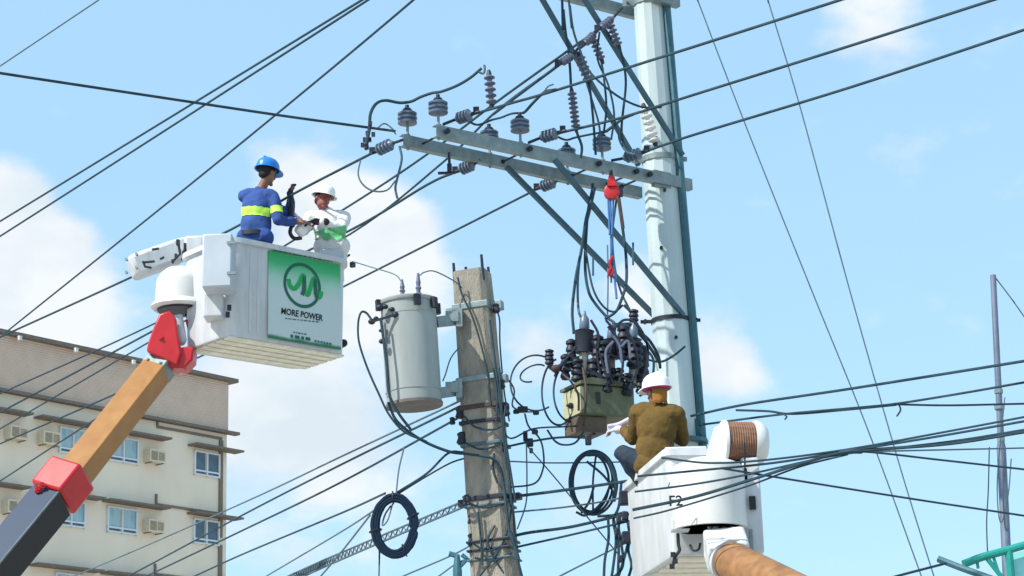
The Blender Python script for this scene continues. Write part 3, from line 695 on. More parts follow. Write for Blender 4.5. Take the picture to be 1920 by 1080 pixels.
dead_end('strain insulator under the crossarm\'s right half above the lower brace', PZ(1014, 351, zA - .08), PZ(1042, 340, zA - .06), on_line(fa, fb, 1062) - Z * .02)
dead_end('strain insulator on the near beam\'s left end, facing the topmost right line', PZ(884, 214, zA + .22), PZ(854, 224, zA + .21), on_line(na, nb_, 832) + Z * .08)
dead_end('strain insulator on the middle of the near beam, facing the middle right line', PZ(1046, 249, zA + .2), PZ(1012, 259, zA + .19), on_line(na, nb_, 992) + Z * .08)
dead_end('strain insulator right beside the steel pole, facing the lowest right line', PZ(1204, 286, zA + .16), PZ(1168, 297, zA + .15), on_line(na, nb_, 1148) + Z * .08)
dead_end('upper strain insulator below the top crossarm plate', P(1126, 52, 21.2), P(1150, 33, 21.3), P(1166, 15, 21.4), 'polymer', .7)
dead_end('lower left strain insulator under the upper crossarm', P(1052, 118, 21.1), P(1074, 104, 21.2), P(1096, 74, 21.3), 'polymer', .7)
dead_end('middle strain insulator under the upper crossarm', P(1096, 82, 21.2), P(1116, 62, 21.3), P(1138, 38, 21.35), 'polymer', .7)
# surge arresters (shedded posts)
def shed(name, label, a, b, r, n, m, core=.45, cap_='dark', group='surge arresters'):
    ax_ = b - a; l = ax_.length; t = thing(name, a, label, 'surge arrester', group)
    pr = [(0, r * core)]
    for i in range(n):
        d = l * (i + .15) / n; s = l / n; pr += [(d, r * core), (d + s * .25, r), (d + s * .38, r), (d + s * .7, r * core)]
    pr += [(l, r * core)]
    MB().lathe(a, ax_, pr, 12).build('shedded_body', m, t)
    mb = MB(); mb.lathe(a - ax_.normalized() * .05, ax_, [(0, r * .3), (.05, r * .5)], 8); mb.lathe(b, ax_, [(0, r * .5), (.05, r * .3)], 8)
    mb.build_each('end_cap', cap_, t); return t
shed('surge_arrester', 'pale shedded arrester standing alone above the near beam', P(922, 196, 20.6), P(917, 140, 20.6), .058, 5, 'polymer')
shed('surge_arrester', 'vertical shedded arrester between the two crossarms', P(1080, 240, 21.2), P(1072, 172, 21.2), .05, 8, 'polymer')
shed('surge_arrester', 'tilted arrester left under the upper crossarm', P(1104, 150, 21.3), P(1086, 106, 21.3), .06, 5, 'polymer')
shed('surge_arrester', 'tilted arrester in the middle under the upper crossarm', P(1128, 112, 21.4), P(1112, 74, 21.4), .05, 5, 'polymer')
shed('surge_arrester', 'tilted arrester nearest the pole under the upper crossarm', P(1160, 86, 21.4), P(1144, 46, 21.4), .05, 5, 'polymer')
shed('surge_arrester', 'white striped arrester slanting in front of the steel pole', P(1228, 268, 21.5), P(1208, 202, 21.5), .062, 6, 'whitepoly', core=.35)
# fittings on the left clamp
cl = MB()
for px, py in ((694, 232), (689, 250), (693, 262), (684, 262), (688, 276), (700, 252), (680, 272)): cl.box(P(px, py, 20.2), X * .018, Y * .02, Z * .02)
cl.tube([P(695, 228, 20.2), P(690, 255, 20.2), P(686, 280, 20.15)], .018, 6)
lc_ = thing('line_clamp', P(688, 256, 20.2), 'cluster of bolted black clamps left of the crossarm tip', 'line clamp'); cl.build_each('clamp_bolt', 'dark', lc_)
cl = MB(); cl.tube(crom([P(896, 134, 20.2), P(906, 138, 20.2), P(909, 130, 20.2), P(908, 122, 20.2)], 4), .012, 6)
cl.build('wire_hook', 'thin', label='small bent hook at the jumper\'s upper free end', cat='hook')
cl = MB(); q = on_line(fa, fb, 842) - Z * .1
cl.box(q, X * .014, Y * .014, Z * .07); cl.box(q - Z * .1, X * .024, Y * .02, Z * .045); cl.box(q - Z * .15 - X * .03, X * .09, Y * .012, Z * .012)
bf_ = thing('bracket_fitting', q, 'small dark fitting hanging under the far beam', 'bracket'); cl.build_each('hanger_piece', 'dark', bf_)

# red hoist block under the crossarm
hq = P(1147, 357, 21.15)
hb = thing('hoist_block', hq, 'red rope pulley block hanging from the crossarm beside the pole', 'pulley block')
mb = MB(); mb.lathe(hq + Vector((0, .05, -.02)), -Y, [(0, .06), (.01, .082), (.09, .082), (.1, .06)], 18); mb.build('sheave_case', 'red', hb, smooth=40)
mb = MB(); mb.prism([hq + X * -.05 + Z * .03 - Y * .07, hq + X * .05 + Z * .03 - Y * .07, hq + X * .03 + Z * .14 - Y * .07, hq - X * .03 + Z * .14 - Y * .07], Y * .14); mb.build('cheek_plate', 'red', hb, smooth=0)
mb = MB(); mb.tube([hq + Z * .1, hq + Z * .22], .02, 8); mb.box(hq + X * .085 - Z * .02, X * .03, Y * .04, Z * .045); mb.build('hanger', 'dark', hb)
mb = MB()
for dx, b in ((1140, (1143, 440)), (1150, (1147, 440)), (1144, (1146, 530))): mb.tube(crom([P(dx, 372, 21.15), P((dx + b[0]) / 2, 405, 21.15), P(b[0], b[1], 21.1)], 4), .011, 5)
mb.tube(crom([P(1146, 440, 21.1), P(1150, 500, 21.1), P(1156, 560, 21.0)], 4), .013, 5)
mb.build_each('hoist_rope', 'bluerope', hb)
mb = MB(); mb.tube(crom([P(1149, 480, 21.08), P(1143, 492, 21.08), P(1146, 502, 21.08), P(1141, 510, 21.08), P(1146, 518, 21.08), P(1150, 506, 21.08)], 4), .014, 6); mb.build('hook', 'red', hb)
mb = MB(); mb.tube(crom([P(1160, 372, 21.1), P(1164, 400, 21.1), P(1168, 428, 21.1)], 4), .02, 6); mb.build('red_sling', 'rust', hb)

# ------------------------------------------------------------------ concrete pole
ct, cbm = P(885, 512, OD), P(930, 1080, OD)
cax = (ct - cbm).normalized(); cfoot = cbm - cax * (cbm.z / cax.z)
cp = thing('concrete_pole', cfoot, 'weathered tan concrete pole with rusty rods at its cut top', 'utility pole')
H = (ct - cfoot).length
def cw(d): return .315 + (H - d) * .026
mb = MB(); prof = []
b0 = len(mb.v); aa, e1, e2 = basis(cax, Vector((-.28, -1, 0)))
loops = []
for d in [0, H * .3, H * .5] + [H * (.5 + .05 * i) for i in range(1, 11)]:
    h = cw(d) / 2; c = cfoot + cax * d; ch = h * .25
    ring = [(-h + ch, h), (h - ch, h), (h, h - ch), (h, -h + ch), (h - ch, -h), (-h + ch, -h), (-h, -h + ch), (-h, h - ch)]
    st = len(mb.v)
    for x, y in ring: mb.v.append(c + e2 * (x + random.uniform(-.004, .004)) + e1 * (y + random.uniform(-.004, .004)))
    loops.append(st)
for a, b in zip(loops, loops[1:]):
    for k in range(8): mb.f.append((a + k, a + (k + 1) % 8, b + (k + 1) % 8, b + k))
mb.f.append(tuple(loops[-1] + k for k in range(8)))
mb.build('shaft', 'concrete', cp, smooth=30)
mb = MB()
for x, y, l in ((-.14, .12, .09), (.14, .12, .13), (.13, -.12, .07), (-.13, -.12, .05), (-.02, .13, .03)): 
    q = cfoot + cax * (H - .12) + e2 * x + e1 * y; mb.lathe(q, cax, [(0, .016), (.12 + l, .013)], 7)
mb.build_each('rebar_rod', 'dark', cp)
def cband(y_, h, m='dark', ex=.0, nm='pole_band'):
    q = PP(880 + (y_ - 512) * .079, y_, ct, -Y); d = (q - cfoot).dot(cax); c = cfoot + cax * d; w = cw(d) + .025
    b = MB(); b.box(c, e2 * (w / 2), e1 * (w / 2), cax * h)
    if ex:
        b.box(c + e2 * -(w / 2 + ex), e2 * ex, e1 * .05, cax * h * 1.4); b.box(c + e2 * (w / 2 + ex), e2 * ex, e1 * .05, cax * h * 1.4)
    return b.build(nm, m, cp, bev=.006, smooth=0)
side = e2 if e2.x > 0 else -e2
cband(580, .03, 'galv', .05); cband(716, .025, 'galv', .04); cband(768, .022, 'rust', .03); cband(796, .018, 'dark'); cband(838, .016, 'thin')
cband(938, .022, 'dark', .05); cband(952, .012, 'thin'); cband(1018, .012, 'dark'); cband(1034, .012, 'dark'); cband(1052, .01, 'thin')
mb = MB()
for px, py, s in ((862, 775, .05), (848, 789, .035), (866, 822, .06), (876, 940, .06), (884, 974, .045), (886, 1012, .06), (948, 770, .05), (940, 720, .045), (946, 840, .04), (930, 578, .045)):
    q = P(px, py, OD - .1); mb.lathe(q - Z * s, Z, [(0, s * .6), (s * .4, s * .9), (s * 1.2, s * .6), (s * 1.7, s * .8), (s * 2, s * .4)], 9)
mb.build_each('spool_insulator', 'dark', cp)
mb = MB()
for pts in ([(858, 520), (866, 552), (884, 590), (900, 640), (914, 700), (920, 760)], [(918, 600), (926, 660), (936, 740), (942, 800), (950, 880)], [(936, 690), (940, 760), (948, 830), (955, 900), (958, 950)],
            [(900, 1080), (930, 1040), (950, 1000), (960, 950)], [(945, 1075), (922, 1040), (915, 1010), (928, 985)], [(896, 960), (900, 1000), (905, 1060)], [(926, 850), (924, 880), (932, 905)], [(870, 780), (890, 800), (920, 806), (944, 798)], [(872, 830), (900, 842), (930, 836), (948, 826)], [(948, 760), (944, 800), (952, 850), (960, 900), (966, 940)], [(888, 1020), (915, 1034), (950, 1018)], [(890, 1046), (925, 1052), (960, 1036)], [(952, 880), (962, 960), (966, 1020), (978, 1080)], [(880, 944), (905, 952), (940, 946), (958, 938)], [(925, 690), (932, 740), (930, 790)]):
    mb.tube(crom([P(x, y, OD - .22) for x, y in pts], 5), .010, 5)
mb.build_each('strapped_wire', 'cable', cp)
# thick cables wrapping the pole
jc('thick cable from the transformer sagging to and round the concrete pole', [P(728, 755, 19), P(745, 790, 18.95), P(790, 825, 19), P(840, 845, 19.05), P(880, 851, 19.22), P(918, 858, 19.25), P(938, 872, 19.27), P(945, 900, 19.28), P(948, 950, 19.25), P(958, 1000, 19.22), P(972, 1050, 19.2), P(985, 1100, 19.2)], 7.5, D0=19)
jc('thin cable leaving the concrete pole\'s right side in a loose line', [P(931, 580, 19.4), P(937, 600, 19.4), P(936, 640, 19.4), P(942, 690, 19.4), P(948, 740, 19.4), P(955, 790, 19.4)], 4, D0=19)
jc('thin slack wire between the transformer and the pole', [P(862, 650, 19.3), P(846, 672, 19.3), P(834, 700, 19.3), P(830, 715, 19.3)], 3.2, m='thin', D0=19)
jc('wire running from the concrete pole towards the switch loops', [P(940, 700, 19.4), P(955, 715, 19.6), P(965, 735, 20), P(962, 760, 20.4), P(980, 770, 20.5), P(1004, 772, 20.5)], 4)
CLAMP_LABELS = ['black wedge clamp on the loop wires, level with the transformer bottom', 'small wedge clamp left of the loop wire clamp', 'small wedge clamp at the right end of the loop wire clamps', 'tall black wedge clamp on the upper slack wire', 'largest black wedge clamp at the wire crossing between the poles', 'wedge clamp right of the wire crossing between the poles', 'black wedge clamp under the switch cabinet', 'lowest small clamp on the thin drop wire between the poles']
for px, py, w, h in ((980, 768, .05, .03), (968, 772, .03, .02), (1005, 774, .03, .02), (985, 818, .022, .05), (993, 830, .035, .04), (1003, 810, .03, .022), (1103, 825, .03, .05), (996, 845, .018, .025)):
    MB().box(P(px, py, 19.8), X * w, Y * .025, Z * h).build('cable_clamp', 'dark', bev=.012, label=CLAMP_LABELS.pop(0), cat='cable clamp', group='cable clamps between the poles')

# ------------------------------------------------------------------ transformer
tt, tbm = P(765, 572, 19.15), P(777, 757, 19.15)
tax = (tt - tbm).normalized(); th = (tt - tbm).length
tr = thing('transformer', tbm, 'grey cylindrical pole transformer with two bushings on top', 'transformer')
r0 = .254
MB().lathe(tbm, tax, [(0, r0 - .02), (.0, r0), (th - .04, r0 + .003), (th, r0 + .003)], 36).build('tank', 'tank', tr)
MB().lathe(tbm - tax * .028, tax, [(0, r0 - .03), (0, r0 + .008), (.027, r0 + .01), (.027, r0 - .03)], 36).build('bottom_rim', mat('dull_grey_base', (.15, .135, .125), .8, var=.25), tr)
MB().lathe(tt, tax, [(0, r0 + .015), (.012, r0 + .022), (.03, r0 + .022), (.04, r0 + .01), (.075, .12), (.085, .0001)], 36).build('lid', 'tank', tr)
mb = MB()
for an in (20, 100, 200, 290, 330):
    d = Vector((math.cos(R_(an)), math.sin(R_(an)), 0)); mb.box(tt + d * (r0 + .035) - tax * .02, d * .02, Vector((-d.y, d.x, 0)) * .03, tax * .05)
mb.build_each('lid_clamp', 'dark', tr, smooth=0)
for px, py, k in ((755, 530, 1), (785, 518, 1)):
    b = P(px, 558, 19.1); t_ = P(px - 1, py, 19.1); l = (t_ - b).length
    pr = [(0, .03)]
    for i in range(3): pr += [(l * (.1 + .27 * i), .02), (l * (.18 + .27 * i), .036 - .006 * i), (l * (.24 + .27 * i), .02)]
    pr += [(l, .014), (l + .03, .01)]
    MB().lathe(b, t_ - b, pr, 12).build('bushing', 'polymer', tr)
for d_ in (.10, th - .12): MB().lathe(tbm + tax * d_, tax, [(0, r0 - .01), (.003, r0 + .006), (.012, r0 + .006), (.015, r0 - .01)], 36).build('weld_seam', 'tank', tr)
# low voltage studs and left-hand fittings
mb = MB()
for px, py, s in ((712, 577, .04), (722, 575, .03), (742, 590, .038), (697, 603, .035), (705, 597, .025), (714, 620, .02), (716, 640, .03), (735, 580, .028)):
    mb.ell(P(px, py, 18.93), X * s, Y * s, Z * s * .8, 10, 6)
mb.beam(P(697, 603, 18.9), P(742, 590, 18.9), .02, .02)
mb.build_each('terminal', 'dark', tr)
mb = MB()
for ya, yb in ((604, 612), (738, 744)):
    a = P(818, ya, 19.2); b = P(872, yb - 14, 19.42)
    mb.beam(a, b, .05, .10); mb.box(a.lerp(b, .55) + Z * .03, X * .06, Y * .05, Z * .05); mb.box(a.lerp(b, .8), X * .03, Y * .09, Z * .09)
mb.build_each('hanger_bracket', 'galv', tr, smooth=0)
mb = MB(); mb.beam(P(716, 600, 19.0), P(728, 745, 19.0), .03, .02); mb.build('side_rib', 'tank', tr, smooth=0)
jc('outer black lead bowing out left of the transformer', [P(697, 600, 18.9), P(688, 585, 18.9), P(677, 586, 18.9), P(672, 605, 18.9), P(675, 640, 18.9), P(690, 690, 18.9), P(708, 735, 18.9), P(730, 775, 18.9), P(760, 808, 18.95), P(800, 828, 19)], 5.5, D0=19)
jc('inner black lead running down the transformer\'s left side', [P(714, 600, 18.88), P(720, 640, 18.88), P(724, 690, 18.88), P(730, 740, 18.88), P(745, 775, 18.9), P(770, 805, 18.95)], 6.5, D0=19)
jc('thin wire from the bucket to the left bushing', [P(660, 490, 20.5), P(700, 503, 19.9), P(738, 515, 19.3), P(754, 530, 19.1)], 3, m='thin', D0=19)
jc('thin wire from the right bushing to the concrete pole top', [P(785, 518, 19.1), P(797, 508, 19.1), P(815, 510, 19.2), P(850, 526, 19.3), P(866, 540, 19.3)], 3.2, m='thin', D0=19)

# ------------------------------------------------------------------ switch (recloser) on the steel pole
sd = 20.6
s_e1 = Vector((.90, .43, 0)).normalized(); s_e2 = Vector((-s_e1.y, s_e1.x, 0))
s0 = P(1093, 776, 20.25)
rc = thing('line_recloser', s0, 'olive recloser switch tank with dark bushings beside the steel pole', 'recloser')
tl, tw, thh = .58, .42, .30
c = s0 + s_e1 * tl / 2 + s_e2 * tw / 2 + Z * thh / 2
MB().box(c, s_e1 * tl / 2, s_e2 * tw / 2, Z * thh / 2).build('tank', 'olive', rc, bev=.02, smooth=30)
MB().box(s0 + s_e2 * tw / 2 + Z * thh / 2 - s_e1 * .006, s_e1 * .004, s_e2 * (tw / 2 - .02), Z * (thh / 2 - .02)).build('end_plate', 'oliveend', rc, smooth=0)
MB().prism([s0 + Z * (thh + .002) - s_e1 * .02 - s_e2 * .02, s0 + Z * (thh + .002) + s_e1 * (tl + .02) - s_e2 * .02, s0 + Z * (thh + .03) + s_e1 * (tl + .02) - s_e2 * .02, s0 + Z * (thh + .07) + s_e1 * .1 - s_e2 * .02, s0 + Z * (thh + .03) - s_e1 * .02 - s_e2 * .02], s_e2 * (tw + .04)).build('lid', 'olive', rc, smooth=0)
MB().box(s0 + s_e1 * .14 + s_e2 * .22 - Z * .082, s_e1 * .15, s_e2 * .17, Z * .08).build('mechanism_cabinet', 'brownbox', rc, bev=.01, smooth=0)
MB().box(s0 + s_e1 * .17 - s_e2 * .008 + Z * .17, s_e1 * .022, s_e2 * .008, Z * .055).build('counter_window', 'ink', rc, smooth=0)
mb = MB(); mb.lathe(s0 + s_e2 * .20 + Z * .12 - s_e1 * .012, -s_e1, [(0, .03), (.03, .03), (.03, .012), (.06, .012)], 10); mb.build('handle_boss', 'dark', rc)
mb = MB(); q = poleat(s0.z + .15)
mb.beam(c + s_e1 * .2, q, .09, .10); mb.beam(c + s_e1 * .2 - Z * .12, q - Z * .35, .05, .05); mb.build_each('pole_bracket', 'galv', rc, smooth=0)
def bush(x, ytop, ybot, rpx, D, kind):
    a = P(x, ybot, D); b = P(x + (2 if kind else 0), ytop, D); l = (b - a).length; r = rpx * D / FPX
    if kind == 'tall':
        MB().lathe(a, b - a, [(0, r * .55), (l * .42, r * .5), (l * .42, r * .2)], 14).build('bushing_post', 'tan', rc)
        MB().lathe(a + (b - a) * .40, b - a, [(0, r * .6), (.0, r * .95), (l * .30, r * 1.0), (l * .33, r * 1.12), (l * .36, r * .6)], 16).build('bushing_skirt', 'dark', rc)
        MB().lathe(a + (b - a) * .76, b - a, [(0, r * .5), (l * .03, r * .58), (l * .16, r * .5), (l * .22, r * .2), (l * .28, r * .12)], 14).build('bushing_cap', 'porc', rc)
    else:
        pr = [(0, r * .7)]
        for i in range(4): pr += [(l * (i + .1) / 4, r * .7), (l * (i + .35) / 4, r), (l * (i + .7) / 4, r * .95)]
        pr += [(l, r * .4)]
        MB().lathe(a, b - a, pr, 14).build('bushing_skirt', 'dark', rc)
bush(1094, 588, 712, 18, 20.45, 'tall'); bush(1145, 610, 715, 16, 20.7, 'tall'); bush(1186, 606, 720, 15, 20.6, 'tall')
bush(1071, 636, 690, 11, 20.5, ''); bush(1030, 655, 684, 9, 20.4, ''); bush(1130, 640, 690, 14, 20.5, ''); bush(1190, 640, 690, 17, 20.5, ''); bush(1082, 672, 716, 12, 20.4, ''); bush(1112, 672, 722, 12, 20.4, ''); bush(1160, 690, 735, 11, 20.5, ''); bush(1188, 580, 612, 10, 20.9, ''); bush(1168, 640, 676, 9, 20.5, ''); bush(1150, 690, 740, 10, 20.6, '')
bush(1120, 628, 684, 13, 20.75, ''); bush(1170, 610, 668, 14, 20.85, ''); bush(1206, 648, 706, 12, 20.7, ''); bush(1060, 664, 712, 10, 20.42, ''); bush(1136, 690, 738, 13, 20.4, ''); bush(1176, 700, 742, 12, 20.45, ''); bush(1200, 700, 738, 9, 20.6, '')
mb = MB(); mb.tube([P(1030, 684, 20.4), P(1040, 694, 20.4), P(1075, 676, 20.45), P(1094, 672, 20.5)], .035, 8); mb.build('side_arm', 'dark', rc)
MB().ell(P(1042, 690, 20.33), X * .045, Y * .03, Z * .035, 10, 7).build('red_terminal', 'rust', rc)
mb = MB()
for pts in ([(1140, 612), (1160, 640), (1168, 680), (1160, 720)], [(1175, 618), (1190, 650), (1195, 690), (1180, 730)], [(1110, 640), (1125, 665), (1135, 700), (1140, 735)], [(1150, 640), (1140, 680), (1150, 720)], [(1060, 690), (1085, 700), (1110, 700), (1135, 715)],
            [(1108, 600), (1122, 628), (1120, 668), (1128, 715)], [(1195, 610), (1212, 640), (1214, 680), (1204, 722)], [(1128, 650), (1150, 668), (1176, 672), (1198, 690)], [(1080, 650), (1066, 668), (1048, 690), (1040, 706)],
            [(1150, 618), (1170, 600), (1192, 606), (1210, 634), (1216, 664)], [(1100, 690), (1130, 706), (1160, 704), (1196, 724)], [(1136, 600), (1152, 622), (1160, 660)]):
    mb.tube(crom([P(x, y, 20.35) for x, y in pts], 5), .013, 6)
mb.build_each('lead_wire', 'dark', rc)
mb = MB()
for pts in ([(1150, 630), (1162, 650), (1166, 680)], [(1140, 700), (1136, 660), (1150, 640)], [(1165, 650), (1178, 640), (1182, 672)]):
    mb.tube(crom([P(x, y, 20.3) for x, y in pts], 5), .014, 6)
mb.build_each('grey_lead', 'polymer', rc)

# dark riser post with splices left of the right bucket
rp_ = thing('cable_riser_post', Vector((P(1196, 1080, 19.6).x, 19.6, 0)), 'dark slim post with black splice boxes just left of the right bucket', 'riser post')
q = P(1198, 1000, 19.6)
MB().lathe(Vector((q.x + .02, 19.6, 0)), Vector((-.0, 0, 1)), [(0, .075), (P(1196, 905, 19.6).z, .06)], 10).build('post', 'dark', rp_)
for px, py, w, h in ((1172, 934, .055, .065), (1172, 968, .03, .04), (1176, 1008, .05, .055), (1160, 975, .022, .03), (1156, 998, .018, .03), (1163, 1048, .025, .03), (1182, 985, .03, .03)):
    MB().box(P(px, py, 19.4), X * w, Y * .05, Z * h).build('splice_box', 'dark', rp_, bev=.012, smooth=0)
mb = MB()
for pts in ([(1165, 905), (1160, 950), (1150, 975), (1155, 1010), (1150, 1060), (1145, 1090)], [(1172, 960), (1180, 1000), (1172, 1040), (1160, 1080)], [(1140, 965), (1141, 1010), (1134, 1050), (1132, 1090)], [(1172, 975), (1160, 985), (1165, 1020), (1168, 1060), (1150, 1082), (1120, 1090)], [(1185, 1000), (1178, 1030), (1184, 1060), (1176, 1090)], [(1150, 970), (1156, 1000), (1160, 1030), (1158, 1090)], [(1120, 968), (1150, 966), (1172, 960)]):
    mb.tube(crom([P(x, y, 19.5) for x, y in pts], 5), .013, 6)
mb.build_each('cable_tail', 'cable', rp_)

# ------------------------------------------------------------------ left lift: boom and bucket
ku = Vector((.75, .66, 0)).normalized(); kv = Vector((-ku.y, ku.x, 0))
kD = P(425, 626, 21.5); kb = kD.z; kt = P(430, 442, 21.5).z
KL, KW = 1.62, .94
boom_top, boom_low = P(297, 690, 22.0), P(128, 905, 21.2)
bdir = (boom_low - boom_top).normalized()
boom_foot = boom_top + bdir * ((boom_top.z - 1.2) / -bdir.z)
lift = thing('bucket_lift', Vector((boom_foot.x, boom_foot.y, 0)), 'left bucket lift with orange and navy boom, red knuckle and green signed white bucket', 'bucket lift')
v = (CAM - boom_top).normalized(); v = (v - bdir * v.dot(bdir)).normalized(); side = bdir.cross(v)
if side.x < 0: side = -side
nL = (v * math.cos(R_(37)) - side * math.sin(R_(37))).normalized()
MB().beam(boom_top, boom_low, .262, .262, nL, .275, .275).build('upper_boom', 'amber', lift, bev=.012, smooth=0)
low0 = P(115, 920, 21.18)
nL2 = (v * math.cos(R_(43)) - side * math.sin(R_(43))).normalized()
lb0, lb1 = low0 + bdir * -.02 - side * 0, boom_foot
MB().beam(P(96, 938, 21.1), P(96, 938, 21.1) + (P(2, 1052, 20.7) - P(96, 938, 21.1)).normalized() * 4.2, .335, .335, nL2).build('lower_boom', 'navy', lift, bev=.01, smooth=0)
bfe = P(96, 938, 21.1) + (P(2, 1052, 20.7) - P(96, 938, 21.1)).normalized() * 4.2
ld = (P(2, 1052, 20.7) - P(96, 938, 21.1)).normalized(); l0 = P(96, 938, 21.1)
vv = (v - ld * v.dot(ld)).normalized(); nr = ld.cross(nL2); nr = nr if nr.x > 0 else -nr
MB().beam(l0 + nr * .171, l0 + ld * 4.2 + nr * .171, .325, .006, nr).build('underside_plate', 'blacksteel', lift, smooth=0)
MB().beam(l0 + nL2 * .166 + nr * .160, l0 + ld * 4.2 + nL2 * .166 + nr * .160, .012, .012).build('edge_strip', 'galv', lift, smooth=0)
# red collar
cc0, cc1 = P(138, 884, 21.25), P(98, 934, 21.12)
MB().beam(cc0, cc1, .40, .40, (v * math.cos(R_(43)) - side * math.sin(R_(43))).normalized()).build('collar', 'red', lift, bev=.03, smooth=30)
mb = MB()
for px, py in ((78, 912), (70, 920)): mb.lathe(P(px, py, 20.95), v, [(0, .035), (.03, .035), (.03, .015), (.05, .015)], 10)
mb.build_each('collar_bolt', 'red', lift)
if True:   # pedestal down to the ground
    MB().lathe(Vector((bfe.x, bfe.y, 0)), Z, [(0, .6), (.5, .6), (.5, .35), (bfe.z + .1, .3)], 20).build('turret', 'navy', lift)
for f_ in (.02, .94):
    for k_ in (-.08, .08):
        q = boom_top.lerp(boom_low, f_) + nL * .132 + nL.cross(bdir) * k_; MB().lathe(q, nL, [(0, .018), (.014, .018), (.014, .01), (.02, .01)], 8).build('boom_bolt', 'galv', lift)
# tip collar of the boom
MB().beam(P(302, 683, 22.02), P(292, 697, 21.98), .27, .27, nL).build('boom_tip_band', 'galv', lift, bev=.01, smooth=0)
# red knuckle: two cheeks and a web
kd = 21.85
def px_poly(pts, D): return [P(x, y, D) for x, y in pts]
MB().prism(px_poly([(298, 588), (318, 582), (329, 596), (334, 632), (340, 660), (332, 686), (274, 658), (277, 642), (288, 612)], kd), Y * .10).build('knuckle_cheek', 'red', lift, bev=.02, smooth=30)
MB().prism(px_poly([(346, 598), (359, 600), (364, 630), (364, 664), (353, 686), (341, 672), (352, 650), (352, 620)], kd + .25), Y * .10).build('knuckle_cheek', 'red', lift, bev=.015, smooth=30)
MB().prism(px_poly([(318, 640), (334, 652), (352, 648), (363, 652), (361, 674), (346, 690), (322, 690), (300, 674)], kd + .04), Y * .28).build('knuckle_web', 'red', lift, bev=.02, smooth=30)
MB().lathe(P(334, 592, kd + .2), P(342, 650, kd + .2) - P(334, 592, kd + .2), [(0, .05), (.28, .055), (.31, .04), (.33, .02)], 14).build('levelling_cylinder', 'whitegrey', lift)
MB().lathe(P(302, 634, kd + .02), -Y, [(0, .03), (.03, .03), (.03, .018), (.045, .018)], 12).build('pivot_pin', 'red', lift)
# white turntable cover
dc = P(338, 581, 22.2)
MB().lathe(dc, Z, [(0, .16), (-.0, .285), (.025, .315), (.055, .305), (.085, .270), (.30, .262), (.33, .255), (.40, .215), (.45, .16), (.475, .06), (.478, .0001)], 36).build('turntable_cover', 'dome', lift)
MB().lathe(dc - Z * .02, Z, [(0, .05), (0, .24), (.03, .26)], 24).build('cover_underside', 'dark', lift)
mb = MB(); mb.box(P(385, 596, 22.4), X * .20, Y * .14, Z * .012); mb.build('mount_plate', 'dark', lift, smooth=0)
# tool box beside the bucket
e = kD - kv * -.0
def KB(u, w, z): return Vector((kD.x, kD.y, 0)) + ku * u + kv * w + Z * z
a = P(384, 546, 21.9); b = P(440, 546, 21.9)
MB().box(P(411, 496, 21.32), X * .155, Y * .17, Z * .29).build('lift_box', 'whitegrey', lift, bev=.02, smooth=30)
MB().box(P(402, 577, 21.6), X * .10, Y * .14, Z * .13).build('lift_bracket', 'white', lift, bev=.015, smooth=0)
mb = MB()
for py in (455, 512): mb.box(P(434, py, 21.14), X * .045, Y * .012, Z * .014)
mb.build_each('box_latch', 'galv', lift, smooth=0)
mb = MB()
for px, py in ((427, 590), (430, 577)): mb.box(P(px, py, 21.42), X * .02, Y * .012, Z * .03)
mb.build_each('grab_catch', 'dark', lift, smooth=0)
# jib
MB().beam(P(245, 504, 22.5), P(335, 472, 22.7), .26, .27).build('jib', 'white', lift, bev=.05, smooth=40)
MB().beam(P(322, 474, 22.7), P(352, 466, 22.75), .30, .22).build('jib_winch', 'white', lift, bev=.03, smooth=40)
mb = MB()
for pts in ([(268, 490), (272, 500), (284, 502)], [(270, 492), (290, 490)], [(285, 468), (298, 466)], [(300, 486), (308, 482)]): mb.tube([P(x, y, 22.28) for x, y in pts], .014, 6)
mb.build_each('jib_fitting', 'ink', lift)
mb = MB()
for px, py in ((238, 488), (257, 478), (257, 503), (238, 512)): mb.lathe(P(px, py, 22.3), -Y, [(0, .016), (.05, .016)], 8)
mb.build_each('jib_bolt', 'galv', lift)
mb = MB()
for px, py, s in ((334, 455, .03), (347, 460, .022), (337, 470, .018), (345, 476, .03), (330, 480, .022), (324, 490, .02), (360, 492, .026), (348, 468, .016)): mb.box(P(px, py, 22.3), X * s * .6, Y * s, Z * s)
for pts in ([(334, 456), (338, 476), (330, 484), (322, 492)], [(347, 460), (345, 478)], [(340, 486), (352, 490), (364, 494), (362, 486)]): mb.tube([P(x, y, 22.28) for x, y in pts], .014, 6)
mb.build_each('control_lever', 'ink', lift)
MB().box(P(366, 465, 22.5), X * .11, Y * .1, Z * .12).build('lever_guard', 'white', lift, bev=.03, smooth=40)
